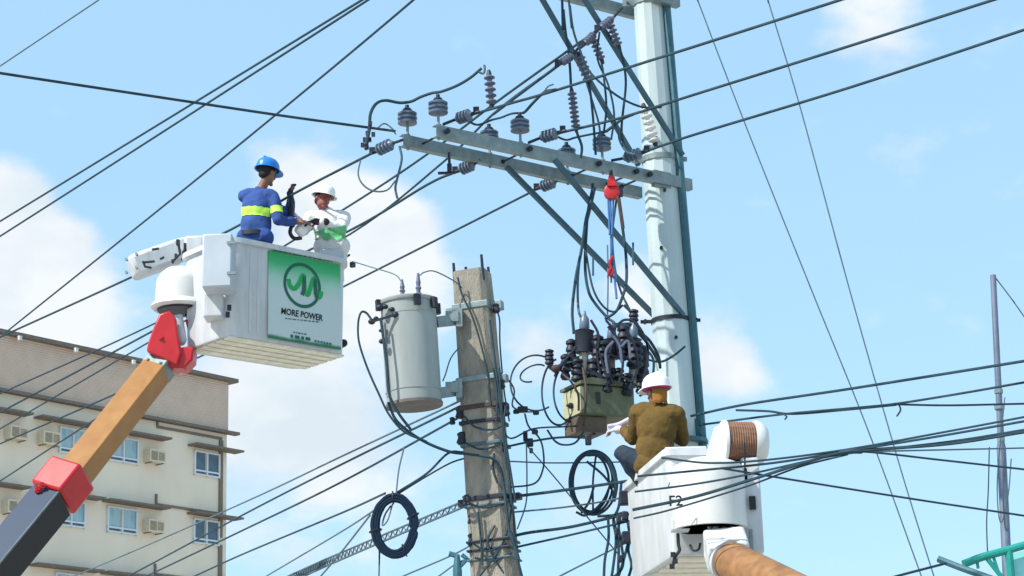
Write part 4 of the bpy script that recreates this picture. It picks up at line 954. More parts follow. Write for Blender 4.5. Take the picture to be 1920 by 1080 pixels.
# the bucket: rounded tapering tub
def rrect(l, w, r, k=5):
    out = []
    for cx, cy, a0 in ((l - r, r, -90), (l - r, w - r, 0), (r, w - r, 90), (r, r, 180)):
        for i in range(k + 1):
            a = R_(a0 + 90 * i / k); out.append((cx + r * math.cos(a), cy + r * math.sin(a)))
    return out
def tub(name, m, base, eu, ev, l, w, zb_, zt, r, parent, lip=.035, floor_=.12, inset=.02):
    mb = MB(); loops = []
    for ins_, z in ((inset + .01, zb_), (inset, zb_ + .02), (0, zt - .06), (-lip, zt - .055), (-lip, zt), (.05, zt), (.06 + inset, zb_ + floor_)):
        st = len(mb.v)
        for x, y in rrect(l - 2 * ins_, w - 2 * ins_, max(.02, r - ins_ * .5)): mb.v.append(Vector((base.x, base.y, 0)) + eu * (x + ins_) + ev * (y + ins_) + Z * z)
        loops.append(st)
    n = len(rrect(1, 1, .1))
    for a_, b_ in zip(loops, loops[1:]):
        for k in range(n): mb.f.append((a_ + k, a_ + (k + 1) % n, b_ + (k + 1) % n, b_ + k))
    mb.f.append(tuple(loops[0] + k for k in reversed(range(n)))); mb.f.append(tuple(loops[-1] + k for k in range(n)))
    return mb.build(name, m, parent, smooth=32)
bk = tub('bucket', 'white', kD, ku, kv, KL, KW, kb, kt, .20, lift)
for i, w in enumerate((.1, .25, .41, .57, .72)): MB().box(KB(KL / 2, w, kb - .012), ku * (KL / 2 - .07), kv * .055, Z * .010).build('bottom_board', 'woodrib', bk, smooth=0)
MB().beam(KB(KL + .03, .02, kt - .03), KB(KL + .07, .05, kt - .03), .06, .06).build('rim_corner', 'dark', bk, bev=.01, smooth=0)
for u in (.30, .40): MB().beam(KB(u, .012, kb + .06), KB(u, .004, kt - .08), .035, .012, kv).build('moulded_rib', 'white', bk, bev=.004, smooth=0)
# sign: flat printed panel with its lettering
fp0 = KB(0, -.012, 0)
su = [(PP(x, y, fp0, -kv) - fp0).dot(ku) for x, y in ((503, 560), (638, 575))]
s_l, s_r = su; s_b, s_t = kb + .03, kt - .075
def gradient_sign():
    m = bpy.data.materials.new('printed_sign'); m.use_nodes = True; t = m.node_tree; n = t.nodes; b = n['Principled BSDF']; b.inputs['Roughness'].default_value = .45
    tx = n.new('ShaderNodeTexCoord'); sp = n.new('ShaderNodeSeparateXYZ'); t.links.new(tx.outputs['Generated'], sp.inputs[0])
    nz_ = n.new('ShaderNodeTexNoise'); nz_.inputs['Scale'].default_value = 3; t.links.new(tx.outputs['Generated'], nz_.inputs['Vector'])
    ad = n.new('ShaderNodeMath'); ad.operation = 'MULTIPLY_ADD'; t.links.new(nz_.outputs[0], ad.inputs[0]); ad.inputs[1].default_value = .06; t.links.new(sp.outputs[2], ad.inputs[2])
    rp = n.new('ShaderNodeValToRGB'); e = rp.color_ramp.elements
    e[0].position = .0; e[0].color = (.02, .16, .07, 1); e[1].position = 1.0; e[1].color = (.02, .33, .10, 1)
    for pos, c in ((.05, (.02, .18, .08, 1)), (.08, (.54, .61, .60, 1)), (.58, (.53, .62, .60, 1)), (.74, (.36, .60, .48, 1)), (.90, (.045, .42, .16, 1))):
        k = e.new(pos); k.color = c
    t.links.new(ad.outputs[0], rp.inputs[0]); t.links.new(rp.outputs[0], b.inputs['Base Color']); return m
MT['sign'] = gradient_sign()
sg = MB().box(fp0 + ku * (s_l + s_r) / 2 + Z * (s_b + s_t) / 2, ku * (s_r - s_l) / 2, kv * .006, Z * (s_t - s_b) / 2).build('sign', 'sign', lift, smooth=0)
so_ = -kv * .010
def SP(px, py): return PP(px, py, fp0 + so_, -kv)
ctr = SP(567, 535)
mb = MB(); n = 40; rr = []
for i in range(n):
    a = 2 * math.pi * i / n; rr.append(((math.cos(a), math.sin(a))))
for i in range(n):
    pass
def flat_ring(c, r0_, r1_, sx=1.): 
    mb = MB(); n = 44
    for r in (r0_, r1_):
        for i in range(n):
            a = 2 * math.pi * i / n; mb.v.append(c + ku * (r * math.cos(a) * sx) + Z * (r * math.sin(a)))
    for i in range(n): mb.f.append((i, (i + 1) % n, n + (i + 1) % n, n + i))
    return mb
flat_ring(ctr, .216, .252, .98).build('logo_ring', 'greendark', sg, smooth=0)
def stroke(pts, w, m, nm, off=0.):
    p = crom([SP(x, y) + so_ * off for x, y in pts], 6); mb = MB()
    for i, q in enumerate(p):
        t = (p[min(i + 1, len(p) - 1)] - p[max(i - 1, 0)]).normalized(); s_ = t.cross(kv).normalized() * (w / 2)
        mb.v += [q - s_, q + s_]
    for i in range(len(p) - 1): mb.f.append((2 * i, 2 * i + 1, 2 * i + 3, 2 * i + 2))
    return mb.build(nm, m, sg, smooth=0)
stroke([(541, 523), (544, 536), (552, 541), (560, 533), (566, 519), (570, 518), (571, 532), (572, 548), (578, 552), (582, 540), (587, 525), (591, 524), (592, 540), (594, 556), (600, 556), (603, 546)], .052, 'green', 'logo_monogram', .2)
stroke([(570, 518), (570, 530), (569, 545), (566, 553)], .045, 'greendark', 'logo_monogram', .4)
stroke([(591, 523), (591, 538), (592, 552), (595, 560)], .045, 'greendark', 'logo_monogram', .4)
text_mesh('MORE POWER', .098, SP(566, 590), ku, Z, -kv, 'lettering', 'ink', sg, wide=.86, shear=.1)
def bar(x0, y0, x1, y1, w, m='greendark', dash=0):
    a, b = SP(x0, y0), SP(x1, y1); mb = MB(); L_ = (b - a).length; d = (b - a) / L_
    if not dash: segs = [(0, L_)]
    else:
        segs = []; t = 0; rnd = random.Random(int(x0 * 7 + y0))
        while t < L_: s_ = rnd.uniform(.5, 1.4) * dash; segs.append((t, min(L_, t + s_))); t += s_ + dash * .35
    for s0_, s1_ in segs: mb.v += [a + d * s0_ - Z * w / 2, a + d * s1_ - Z * w / 2, a + d * s1_ + Z * w / 2, a + d * s0_ + Z * w / 2]; k = len(mb.v); mb.f.append((k - 4, k - 3, k - 2, k - 1))
    return mb.build('small_print', m, sg, smooth=0)
bar(512, 468, 624, 489, .03, dash=.05); bar(535, 597, 600, 604, .012, 'tealsteel', .04); bar(545, 630, 582, 636, .035, 'greendark', .06); bar(590, 639, 622, 645, .022, 'tealsteel', .04); bar(550, 623, 575, 627, .014, 'tealsteel', .03)

# ------------------------------------------------------------------ right lift
r_e1 = Vector((1, .17, 0)).normalized(); r_e2 = Vector((-r_e1.y, r_e1.x, 0))
rB = P(1260, 1040, 17.6); rzt = P(1258, 842, 17.6).z
lift2 = thing('bucket_lift', Vector((P(1480, 1080, 16.0).x, 15.0, 0)), 'right white bucket lift with rope drum and round amber boom end', 'bucket lift')
bk2 = tub('bucket', 'white', rB, r_e1, r_e2, .80, 1.62, rB.z, rzt, .05, lift2, lip=.03, inset=.015)
for w in (.2, .5, .8, 1.1): MB().box(Vector((rB.x, rB.y, 0)) + r_e1 * .39 + r_e2 * w + Z * (rB.z - .012), r_e1 * .3, r_e2 * .09, Z * .01).build('bottom_board', 'woodrib', bk2, smooth=0)
hc = P(1332, 992, 17.42)
hh = P(1332, 872, 17.42).z - hc.z
MB().lathe(hc, Z, [(0, .27), (0, .305), (hh * .8, .305), (hh * .95, .295), (hh, .26), (hh + .05, .14), (hh + .055, .0001)], 36, sx=1.05).build('turntable_cover', 'dome', lift2)
MB().lathe(hc - Z * .004, Z, [(0, .0001), (0, .268)], 28, sx=1.05).build('opening_shade_disc', 'ink', lift2)  # flat black disc stands in for the shade inside the open cover
MB().box(P(1275, 985, 17.4), X * .075, Y * .08, Z * .05).build('cover_flange', 'white', lift2, bev=.01, smooth=0)
MB().box(P(1409, 950, 17.5), X * .075, Y * .10, Z * .40).build('lift_column', 'white', lift2, bev=.02, smooth=30)
MB().box(P(1411, 943, 17.38), X * .026, Y * .012, Z * .055).build('slot', 'ink', lift2, smooth=0)
MB().box(P(1409, 1015, 17.38), X * .012, Y * .012, Z * .10).build('column_groove', 'galv', lift2, smooth=0)
# drum
da, db = P(1348, 829, 17.5), P(1440, 831, 17.55); dl = (db - da).length
MB().lathe(da, db - da, [(.0, .08), (.01, .16), (.03, .185), (.055, .185), (.06, .15)], 28).build('drum_flange', 'dome', lift2)
pr = [(.058, .14)] + [(.062 + .010 * i, .170 + (.006 if i % 2 else 0)) for i in range(23)] + [(.292, .14)]
MB().lathe(da, db - da, pr, 28).build('rope', 'rope', lift2, smooth=60)
MB().lathe(da, db - da, [(.286, .12), (.288, .185), (.32, .188), (.37, .17), (.40, .13), (.41, .05), (.411, .0001)], 28).build('drum_cover', 'dome', lift2)
mb = MB(); mb.prism(px_poly([(1340, 800), (1352, 796), (1350, 880), (1318, 882), (1328, 840)], 17.55), Y * .08); mb.build('drum_bracket', 'white', lift2, bev=.01, smooth=0)
mb = MB(); mb.box(P(1385, 876, 17.5), X * .12, Y * .08, Z * .03); mb.box(P(1398, 890, 17.42), X * .012, Y * .02, Z * .05); mb.box(P(1340, 872, 17.42), X * .012, Y * .02, Z * .04); mb.tube([P(1396, 830, 17.3), P(1397, 885, 17.38)], .008, 6)
mb.build_each('rope_guide', 'dark', lift2, smooth=0)
MB().box(P(1286, 850, 17.75), X * .18, Y * .03, Z * .055).build('rim_cap', 'white', lift2, bev=.015, smooth=30)
text_mesh('F2', .12, P(1267, 940, 17.045) + X * .0, X, Z, -Y, 'marking', 'ink', lift2, wide=1.0)
text_mesh('/', .07, P(1254, 911, 17.06), X, Z, -Y, 'marking', 'ink', lift2)
# boom
ba, bb = P(1371, 1052, 17.0), P(1560, 1150, 15.6); bd = (bb - ba).normalized()
MB().lathe(ba, bd, [(-.02, .12), (0, .158), (2.6, .175)], 28).build('upper_boom', 'amberbrown', lift2)
e_ = ba + bd * 2.58
MB().lathe(e_, Vector((.25, -.1, -1)), [(0, .2), (.4, .22), (.4, .3), (e_.z * 1.03, .34)], 18).build('lower_boom', 'white', lift2)
vb = P(1360, 1030, 17.05)
MB().beam(P(1357, 1014, 17.25), P(1367, 1048, 17.0), .34, .26, Vector((0, -1, 0))).build('boom_socket', 'dome', lift2, bev=.03, smooth=35)
MB().lathe(ba - bd * .05, bd, [(0, .15), (0, .178), (.055, .178), (.055, .15)], 28).build('socket_ring', 'white', lift2)
mb = MB()
for px, py, s in ((1342, 990, .03), (1357, 992, .025), (1330, 988, .02), (1372, 989, .02)): mb.ell(P(px, py, 17.28), X * s, Y * s, Z * s, 8, 6)
mb.build_each('socket_fitting', 'galv', lift2)
mb = MB(); mb.tube(crom([P(1271, 1000, 17.4), P(1272, 1020, 17.4), P(1274, 1032, 17.38), P(1266, 1044, 17.35), P(1262, 1060, 17.35)], 4), .014, 6)
mb.tube(crom([P(1294, 1022, 17.4), P(1300, 1032, 17.35), P(1310, 1030, 17.35), P(1313, 1018, 17.35)], 4), .01, 6)
for px, py in ((1262, 1040), (1266, 1052), (1260, 1062)): mb.box(P(px, py, 17.34), X * .02, Y * .015, Z * .02)
mb.build_each('hanging_strap', 'ink', lift2)

# ------------------------------------------------------------------ people
TEX = bpy.data.textures.new('cloth_folds', 'CLOUDS'); TEX.noise_scale = .11
def fuse(mb, name, voxel, m, parent, smooth_it=4, disp=0., origin=None, **tags):
    o = Vector((0, 0, 0))
    if origin is not None: o = origin
    me = bpy.data.meshes.new('tmp'); me.from_pydata([v - o for v in mb.v], [], mb.f)
    bm = bmesh.new(); bm.from_mesh(me); bmesh.ops.remove_doubles(bm, verts=bm.verts, dist=1e-5); bmesh.ops.recalc_face_normals(bm, faces=bm.faces); bm.to_mesh(me); bm.free()
    t = bpy.data.objects.new('tmp', me); COL.objects.link(t)
    r = t.modifiers.new('r', 'REMESH'); r.mode = 'VOXEL'; r.voxel_size = voxel
    if smooth_it: s = t.modifiers.new('s', 'SMOOTH'); s.iterations = smooth_it; s.factor = .5
    if disp:
        d = t.modifiers.new('d', 'DISPLACE'); d.texture = TEX; d.strength = disp; d.mid_level = .5
        d.texture_coords = 'LOCAL'
    dg = bpy.context.evaluated_depsgraph_get(); out = bpy.data.meshes.new_from_object(t.evaluated_get(dg))
    bpy.data.objects.remove(t); bpy.data.meshes.remove(me); out.name = name
    out.materials.clear()
    return link(name, out, m, parent, o, smooth=80, **tags)
def cut_band(src, name, m, parent, test, push=.006):     # copies the faces of a garment that pass the test, pushed off it
    me = src.data; o = wloc(src); idx = [p for p in me.polygons if test(o + p.center)]
    if not idx: return
    mp_ = {}; v = []; f = []
    for p in idx:
        q = []
        for i in p.vertices:
            if i not in mp_: mp_[i] = len(v); v.append(me.vertices[i].co + me.vertices[i].normal * push)
            q.append(mp_[i])
        f.append(q)
    n = bpy.data.meshes.new(name); n.from_pydata(v, [], f)
    return link(name, n, m, parent, o, smooth=80)
def hand(mb, wr, d, palm, curl=.5, s=1.):
    """wrist, finger direction, palm normal"""
    d = d.normalized(); palm = (palm - d * palm.dot(d)).normalized(); sd_ = d.cross(palm)
    mb.caps(wr, wr + d * .05 * s, .028 * s, .036 * s); mb.ell(wr + d * .06 * s, d * .05 * s, sd_ * .042 * s, palm * .02 * s, 10, 7)
    for i, (off, l) in enumerate(((-.031, .072), (-.011, .08), (.011, .076), (.03, .062))):
        b = wr + d * .10 * s + sd_ * off * s; k1 = b + (d * math.cos(curl * .7) + palm * math.sin(curl * .7)) * l * .5 * s
        k2 = k1 + (d * math.cos(curl * 1.7) + palm * math.sin(curl * 1.7)) * l * .5 * s
        mb.caps(b - d * .03 * s, k1, .0098 * s, .0092 * s, 8); mb.caps(k1, k2, .0092 * s, .008 * s, 8)
    b = wr + d * .03 * s - sd_ * .03 * s; k1 = b + (d * .6 - sd_ * .7 + palm * .3).normalized() * .04 * s; k2 = k1 + (d * .8 - sd_ * .1 + palm * .6).normalized() * .035 * s
    mb.caps(b, k1, .013 * s, .011 * s, 8); mb.caps(k1, k2, .011 * s, .009 * s, 8)
def head(mb, c, up_, fw):
    up_ = up_.normalized(); fw = (fw - up_ * fw.dot(up_)).normalized(); sd_ = fw.cross(up_)
    mb.ell(c + up_ * .03, sd_ * .078, fw * .098, up_ * .105, 18, 12)
    mb.ell(c - up_ * .045 + fw * .02, sd_ * .06, fw * .07, up_ * .078, 16, 10)
    mb.caps(c + fw * .092 + up_ * .012, c + fw * .115 - up_ * .022, .012, .017, 8)      # nose
    mb.caps(c + fw * .082 - up_ * .062 - sd_ * .018, c + fw * .082 - up_ * .062 + sd_ * .018, .011, .011, 8)   # mouth
    mb.ell(c + fw * .075 - up_ * .108, sd_ * .026, fw * .022, up_ * .02, 10, 7)          # chin
    for s in (-1, 1):
        mb.ell(c + sd_ * (.08 * s) - up_ * .005, sd_ * .012, fw * .02, up_ * .032, 8, 6)
        mb.caps(c + fw * .085 + up_ * .034 + sd_ * .015 * s, c + fw * .072 + up_ * .034 + sd_ * .05 * s, .011, .011, 8)
    return up_, fw, sd_
def helmet(c, up_, fw, m, parent, name='helmet'):
    up_ = up_.normalized(); fw = (fw - up_ * fw.dot(up_)).normalized(); sd_ = fw.cross(up_)
    mb = MB(); n = 26
    prof = [(.022, 1.0), (.05, .995), (.08, .96), (.11, .86), (.135, .68), (.152, .42), (.158, .15), (.159, .001)]
    for z, k in prof:
        for i in range(n):
            a = 2 * math.pi * i / n; rx, ry = .118 * k, .142 * k
            mb.v.append(c + up_ * z + sd_ * (rx * math.cos(a)) + fw * (ry * math.sin(a)))
    for j in range(len(prof) - 1):
        for i in range(n): mb.f.append((j * n + i, j * n + (i + 1) % n, (j + 1) * n + (i + 1) % n, (j + 1) * n + i))
    b = len(mb.v)                                                  # brim, longer in front
    for k, dz in ((1.0, .022), (1.0, .014)):
        for i in range(n):
            a = 2 * math.pi * i / n; ext = .018 + .045 * max(0, math.sin(a)) ** 2
            mb.v.append(c + up_ * (dz - .012 * max(0, math.sin(a))) + sd_ * ((.118 + ext * .8) * math.cos(a)) + fw * ((.142 + ext) * math.sin(a)))
    for i in range(n):
        j = (i + 1) % n; mb.f += [(i, b + i, b + j, j), (b + i, b + n + i, b + n + j, b + j), (b + n + i, i, j, b + n + j)]
    mb.caps(c + up_ * .153 - fw * .07, c + up_ * .160 + fw * .05, .012, .012, 8)
    return mb.build(name, m, parent, smooth=50)
def lerp(a, b, t): return a.lerp(b, t)

def make_person(label, hd, up_, fw, shL, shR, elL, elR, wrL, wrR, hips, feet, mats, handdirs, knees=None, chest=None, hipw=.16, gl=None, voxel=.009):
    neck = (shL + shR) / 2 + up_ * .04
    fwd = (fw - Z * fw.z).normalized(); acr = (shR - shL).normalized()
    hL, hR = hips - acr * hipw * .55, hips + acr * hipw * .55
    tor = (shL + shR) / 2 - hips; back = tor.normalized().cross(acr)
    body = MB(); head(body, hd, up_, fw)
    body.caps(neck, hd - up_ * .06, .056, .052)
    def torso(mb, g):
        ch = lerp(hips, (shL + shR) / 2, .72)
        mb.caps(lerp(shL, shR, .12), lerp(shL, shR, .88), .072 + g, .072 + g)
        mb.ell(ch, acr * (.168 + g), tor.normalized() * (.2 + g), back * (.115 + g), 18, 12)
        mb.ell(lerp(hips, (shL + shR) / 2, .30), acr * (.158 + g), tor.normalized() * (.2 + g), back * (.108 + g), 18, 12)
        mb.caps(hL, hR, .105 + g, .105 + g)
        mb.caps(lerp(shL, shR, .25), lerp(shL, shR, .4) * .35 + neck * .65, .06 + g, .055 + g); mb.caps(lerp(shL, shR, .75), lerp(shL, shR, .6) * .35 + neck * .65, .06 + g, .055 + g)
    def arms(mb, g, to=1.):
        for s, e, w in ((shL, elL, wrL), (shR, elR, wrR)):
            mb.caps(s, e, .058 + g, .045 + g); mb.caps(e, lerp(e, w, to), .045 + g, .034 + g * .8)
    torso(body, -.005); arms(body, 0)
    for w, e, (dd, pn, cu) in ((wrL, elL, handdirs[0]), (wrR, elR, handdirs[1])): hand(body, w, dd, pn, cu)
    kn = knees or [lerp(hL, feet[0], .48) + fwd * .05, lerp(hR, feet[1], .48) + fwd * .05]
    def legs(mb, g, to=1.):
        for h, k, f in ((hL, kn[0], feet[0]), (hR, kn[1], feet[1])):
            mb.caps(h, k, .088 + g, .06 + g); mb.caps(k, lerp(k, f + Z * .09, to), .056 + g, .04 + g)
    legs(body, 0)
    for f in feet: body.caps(f + Z * .045 - fwd * .05, f + Z * .04 + fwd * .13, .045, .038)
    o = Vector((hips.x, hips.y, min(f.z for f in feet)))
    pb = fuse(body, 'person', voxel, mats['skin'], None, 3, origin=o, label=label, cat='person')
    sh = MB(); torso(sh, .018); arms(sh, .017, mats.get('sleeve', .95)); sh.caps(neck - up_ * .03, neck + up_ * .015, .072, .066)
    shirt = fuse(sh, 'shirt', .0085, mats['shirt'], pb, 3, disp=.024, origin=hips)
    tg = MB(); legs(tg, .02, .97); tg.caps(hL, hR, .106, .106); tg.ell(hips + tor.normalized() * .02, acr * .155, tor.normalized() * .09, back * .112)
    fuse(tg, 'trousers', .013, mats['trousers'], pb, 3, disp=.035, origin=hips)
    bt_ = MB()
    for f in feet: bt_.caps(f + Z * .05 - fwd * .05, f + Z * .045 + fwd * .14, .054, .046); bt_.caps(f + Z * .05, f + Z * .14, .055, .052)
    fuse(bt_, 'boots', .013, 'blacksteel', pb, 2, origin=hips)
    if gl:
        for w, (dd, pn, cu), g in ((wrL, handdirs[0], gl[0]), (wrR, handdirs[1], gl[1])):
            if g: gm = MB(); hand(gm, w, dd, pn, cu, 1.14); gm.caps(w - dd.normalized() * .05, w, .045, .038); fuse(gm, 'glove', .0055, g, pb, 1, origin=w)
    ey = MB(); sd_ = fw.cross(up_).normalized()
    for s in (-1, 1): ey.ell(hd + fw.normalized() * .090 + up_ * .016 + sd_ * .03 * s, sd_ * .013, fw.normalized() * .008, up_ * .007, 8, 6)
    ey.build('eyes', 'ink', pb)
    if mats.get('hair'):
        hr = MB(); f2 = (fw - up_ * fw.dot(up_)).normalized(); hr.ell(hd + up_ * .035 - f2 * .012, sd_ * .084, f2 * .099, up_ * .10, 18, 12); hr.ell(hd - up_ * .02 - f2 * .05, sd_ * .07, f2 * .05, up_ * .055, 14, 8)
        fuse(hr, 'hair', .01, 'hair', pb, 1, origin=hd)
    return pb, shirt, dict(hL=hL, hR=hR, neck=neck, acr=acr, tor=tor, back=back)

# worker A: blue shirt, blue helmet, seen from behind
DA = 22.15
fA = Vector((.62, .76, -.30)); uA = Vector((.10, .08, 1)).normalized()
hA = P(501, 325, DA)
zfl = kb + .12
hipA = P(478, 446, DA - .02)
# shoulders: his back is turned three quarters to the camera, so his left shoulder is at picture left
shLA, shRA = P(459, 368, DA + .04), P(512, 369, DA - .02)
pa, sa, ia = make_person('worker in blue helmet and blue shirt with lime band, back to camera', hA, uA, fA,
    shLA, shRA, P(543, 402, DA + .30), P(522, 413, DA - .10), P(545, 372, DA + .28), P(556, 416, DA + .06), hipA,
    [Vector((hipA.x - .09, hipA.y + .08, zfl)), Vector((hipA.x + .09, hipA.y + .04, zfl))],
    dict(skin='skin', shirt='blueshirt', trousers='darkblue', hair=1, sleeve=.8),
    [(Vector((-.1, 0, 1)), Vector((1, .2, 0)), .9), (Vector((1, .25, .05)), Vector((0, .2, -1)), .6)], gl=('glove', None))
helmet(hA + uA * .022, uA, fA, 'bluehat', pa)
zbd = P(480, 400, DA).z
cut_band(sa, 'lime_band', 'hivis', pa, lambda c: abs((c - P(476, 401, DA)).dot(Vector((.12, 0, 1)).normalized())) < .048 and pix(c)[0] < 506)
cut_band(sa, 'arm_band', 'hivis', pa, lambda c: abs((c - P(519, 398, DA)).dot(Vector((-.1, 0, 1)).normalized())) < .042 and pix(c)[0] >= 508 and c.y < DA + .1)
mb = MB(); mb.lathe(hipA + Z * .03, Vector((.05, 0, 1)), [(-.025, .15), (-.025, .172), (.025, .172), (.025, .15)], 24, sx=.86); mb.build('tool_belt', 'dark', pa)

# worker B: white shirt and helmet, facing left
DB = 22.72
fB = Vector((-.45, -.78, -.42)); fB = Vector((.55, -.80, -.35)); uB = Vector((.28, .02, 1)).normalized()
hB = P(605, 374, DB); hipB = P(622, 462, DB + .03)
fl2 = kb + .12
pb_, sb_, ib = make_person('worker in white helmet and white shirt leaning over the bucket rim', hB, uB, fB,
    P(646, 408, DB + .02), P(582, 408, DB + .05), P(640, 428, DB - .18), P(570, 432, DB - .05), P(602, 416, DB - .30), P(566, 424, DB - .25), hipB,
    [Vector((hipB.x - .12, hipB.y + .04, fl2)), Vector((hipB.x + .05, hipB.y + .06, fl2))],
    dict(skin='skinred', shirt='whiteshirt', trousers='whiteshirt', hair=1),
    [(Vector((-1, -.1, .05)), Vector((0, .1, -1)), .6), (Vector((-.3, -.4, .8)), Vector((-1, 0, 0)), .8)], gl=('glove', 'paleglove'))
helmet(hB + uB * .02, uB, fB, 'whitehat', pb_)
cut_band(sb_, 'green_vest_panel', 'greenvest', pb_, lambda c: 598 + 8 * math.sin(pix(c)[1] * .5) < pix(c)[0] < 648 and 423 + (646 - pix(c)[0]) * .16 < pix(c)[1] < 449 + 3 * math.sin(pix(c)[0] * .3) and c.y < DB + .05, .012)
# white insulating cup / line hose the two handle
lh = thing('hand_tool', P(562, 436, 22.3), 'white insulated hand tool with dark handle held between the two workers', 'hand tool')
MB().lathe(P(572, 440, 22.35), P(560, 428, 22.3) - P(572, 440, 22.35), [(0, .03), (.02, .062), (.11, .058), (.13, .03)], 16).build('cup', 'whitehat', lh)
MB().tube(crom([P(546, 425, 22.28), P(544, 437, 22.3), P(552, 447, 22.32), P(566, 446, 22.34)], 5), .022, 8).build('dark_handle', 'dark', lh)
MB().tube([P(545, 372, 22.40), P(546, 404, 22.35), P(548, 424, 22.29)], .03, 8).build('sleeve_guard', 'ink', lh)
# white liner flap / tool apron hung inside the right rim
ap = MB(); ap.prism([KB(KL - .34, .10, kt - .02), KB(KL - .02, .10, kt - .02), KB(KL - .02, .10, kt + .13), KB(KL - .30, .10, kt + .11)], kv * .02)
ap.build('tool_apron', 'whitegrey', label='pale grey tool apron hung over the bucket rim in front of the white worker', cat='tool apron', bev=.008)

# worker C: olive shirt, back to camera in the right bucket
DC = 18.55
fC = Vector((-.55, .85, -.12)); uC = Vector((-.02, .0, 1))
hC = P(1231, 737, DC); hipC = P(1226, 872, DC + .03)
flC = rB.z + .12
pc, sc_, ic = make_person('worker in white helmet and olive shirt, back turned, in the right bucket', hC, uC, fC,
    P(1196, 772, DC + .06), P(1269, 776, DC - .04), P(1186, 822, DC + .22), P(1280, 826, DC + .18), P(1170, 806, DC + .42), P(1240, 800, DC + .42), hipC,
    [P(1246, 985, DC + .30), Vector((hipC.x + .12, hipC.y, flC))],
    dict(skin='skin', shirt='oliveshirt', trousers='jeans', hair=1),
    [(Vector((-.8, .3, .1)), Vector((0, .3, -1)), .7), (Vector((-.6, .6, 0)), Vector((0, .3, -1)), .7)], gl=('paleglove', None),
    knees=[P(1168, 850, DC + .16), Vector((hipC.x + .13, hipC.y + .06, (hipC.z + flC) / 2))], hipw=.12)
helmet(hC + uC * .022, uC, fC, 'whitehat', pc)
f2 = Vector((fC.x, fC.y, 0)).normalized(); s2 = f2.cross(Z)
mb = MB()
nn_ = 14
for j, (z, k) in enumerate(((.045, 1.0), (-.02, .98), (-.07, .94), (-.11, 1.0))):
    for i in range(nn_ + 1):
        a = R_(-20 - 140 * i / nn_); mb.v.append(hC + Z * z + s2 * (.086 * k * math.cos(a)) + f2 * (.112 * k * math.sin(a)) + Z * .006 * math.sin(i * 1.7))
for j in range(3):
    for i in range(nn_): q = j * (nn_ + 1) + i; mb.f.append((q, q + 1, q + nn_ + 2, q + nn_ + 1))
nf = mb.build('neck_cloth', 'orange', pc, smooth=60); sm = nf.modifiers.new('solid', 'SOLIDIFY'); sm.thickness = .006
mb = MB(); mb.lathe(hC + Z * .028, Z, [(0, .1), (0, .118), (.024, .118), (.024, .1)], 24, hint=f2, sx=1.16); mb.build('helmet_shading_ring', 'magenta', pc)  # magenta ring colours in the shading along the helmet's lower edge
# the cable grip he works on
MB().tube(crom([P(1140, 800, DC + .45), P(1160, 796, DC + .45), P(1180, 786, DC + .42)], 5), .022, 8).build('cable_grip', 'paleglove', label='pale plastic cable cover held by the olive shirt worker', cat='cable cover')

# ------------------------------------------------------------------ right mast, bars and the small distant post
md = 24.5
mt_, mbt = P(1862, 516, md), P(1889, 1080, md); max_ = (mbt - mt_).normalized(); mfoot = mt_ + max_ * (mt_.z / -max_.z)
mast = thing('steel_mast', mfoot, 'slim grey steel mast standing alone at the right edge', 'mast')
MB().lathe(mfoot, mt_ - mfoot, [(0, .06), ((mt_ - mfoot).length * .75, .055), ((mt_ - mfoot).length * .76, .040), ((mt_ - mfoot).length, .036)], 12).build('tube', mat('mast_steel', (.16, .19, .25), .5, .3), mast)
mb = MB()
for y_, w in ((730, .05), (760, .06), (820, .045), (880, .04)): q = mt_ + max_ * ((mt_ - P(1862 + (y_ - 516) * .048, y_, md)).length); mb.lathe(q, max_, [(0, .04), (0, w), (.05, w), (.05, .04)], 10)
mb.build_each('clamp_ring', 'galv', mast)
wire('guy_wire', 'thin guy wire from the mast tip to the right edge', [P(1866, 520, md), P(1900, 565, md), P(1960, 650, md)], 3.2, m='thin', cat='guy wire', D0=24)
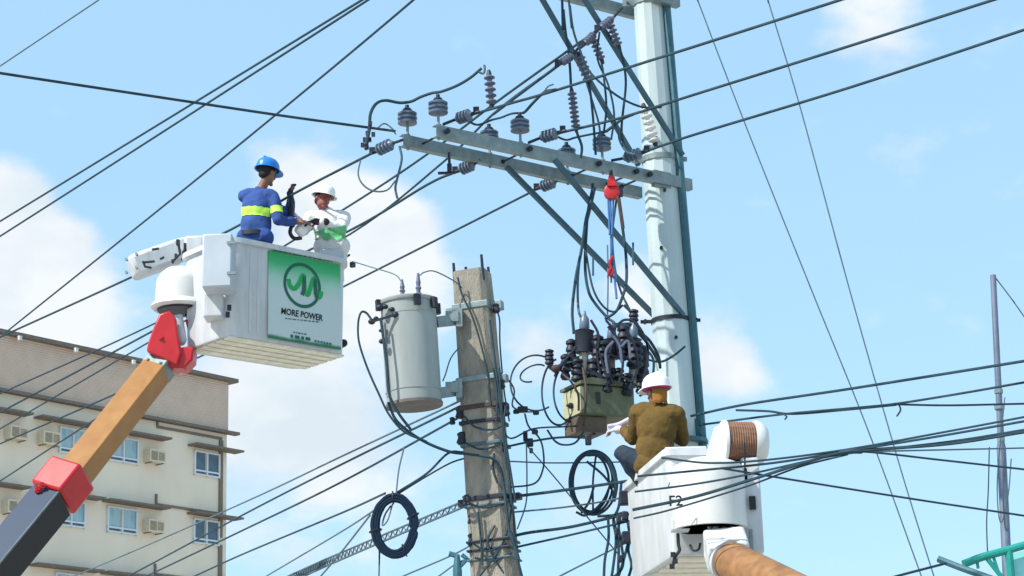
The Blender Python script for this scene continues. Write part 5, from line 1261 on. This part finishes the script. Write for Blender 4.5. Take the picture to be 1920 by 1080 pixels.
wire('guy_wire', 'thin vertical wire hanging left of the slim mast', [P(1855, 838, md), P(1853, 920, md), P(1850, 980, md), P(1852, 1045, md)], 3, m='thin', cat='guy wire', D0=24)
wire('guy_wire', 'thin wire hanging close along the slim mast', [P(1884, 745, md - .1), P(1870, 900, md - .1), P(1876, 980, md - .1), P(1890, 930, md - .1), P(1896, 860, md - .1)], 3, m='thin', cat='guy wire', D0=24)
aw = thing('teal_awning_frame', Vector((P(1886, 1080, 24).x, 24, 0)), 'teal curved pipe awning frame in the bottom right corner', 'awning frame')
MB().tube(crom([P(1806, 1058, 24), P(1840, 1045, 24), P(1880, 1034, 24), P(1940, 1017, 24), P(2000, 1003, 24)], 6), .045, 10).build('curved_pipe', 'teal', aw)
q = P(1888, 1034, 24)
MB().lathe(Vector((q.x + .02, 24, 0)), Z, [(0, .05), (q.z, .045)], 10).build('post', 'teal', aw)
mb = MB(); mb.tube([P(1850, 1046, 24), P(1886, 1092, 24)], .028, 8); mb.tube([P(1862, 1042, 24), P(1876, 1085, 24)], .018, 8); mb.tube([P(1832, 1052, 24), P(1834, 1066, 24)], .018, 6); mb.build_each('strut', 'teal', aw)
MB().prism(px_poly([(1893, 1040), (1960, 1020), (1960, 1140), (1893, 1140)], 24.1), Y * .01).build('sheet', 'aqua', aw, smooth=0)
MB().tube([P(1759, 1048, 23), P(1800, 1064, 22.9), P(1900, 1100, 22.6), P(2000, 1135, 22.3)], .036, 8).build('dark_bar', 'tealsteel', label='dark round bar crossing below the teal frame at bottom right', cat='metal bar')
dp = thing('distant_post', Vector((P(858, 1080, 40).x, 40, 0)), 'small dark post with short arms left of the concrete pole', 'post')
q = P(854, 1040, 40); MB().lathe(Vector((q.x + .03, 40, 0)), Z, [(0, .11), (q.z - .3, .09), (q.z, .05)], 10).build('post', 'tealsteel', dp)
mb = MB(); mb.tube([P(860, 1065, 40), P(876, 1048, 40)], .04, 6); mb.tube([P(842, 1038, 40), P(856, 1042, 40)], .05, 6); mb.tube([P(876, 1048, 40), P(866, 1040, 40)], .04, 6); mb.build_each('arm', 'tealsteel', dp)
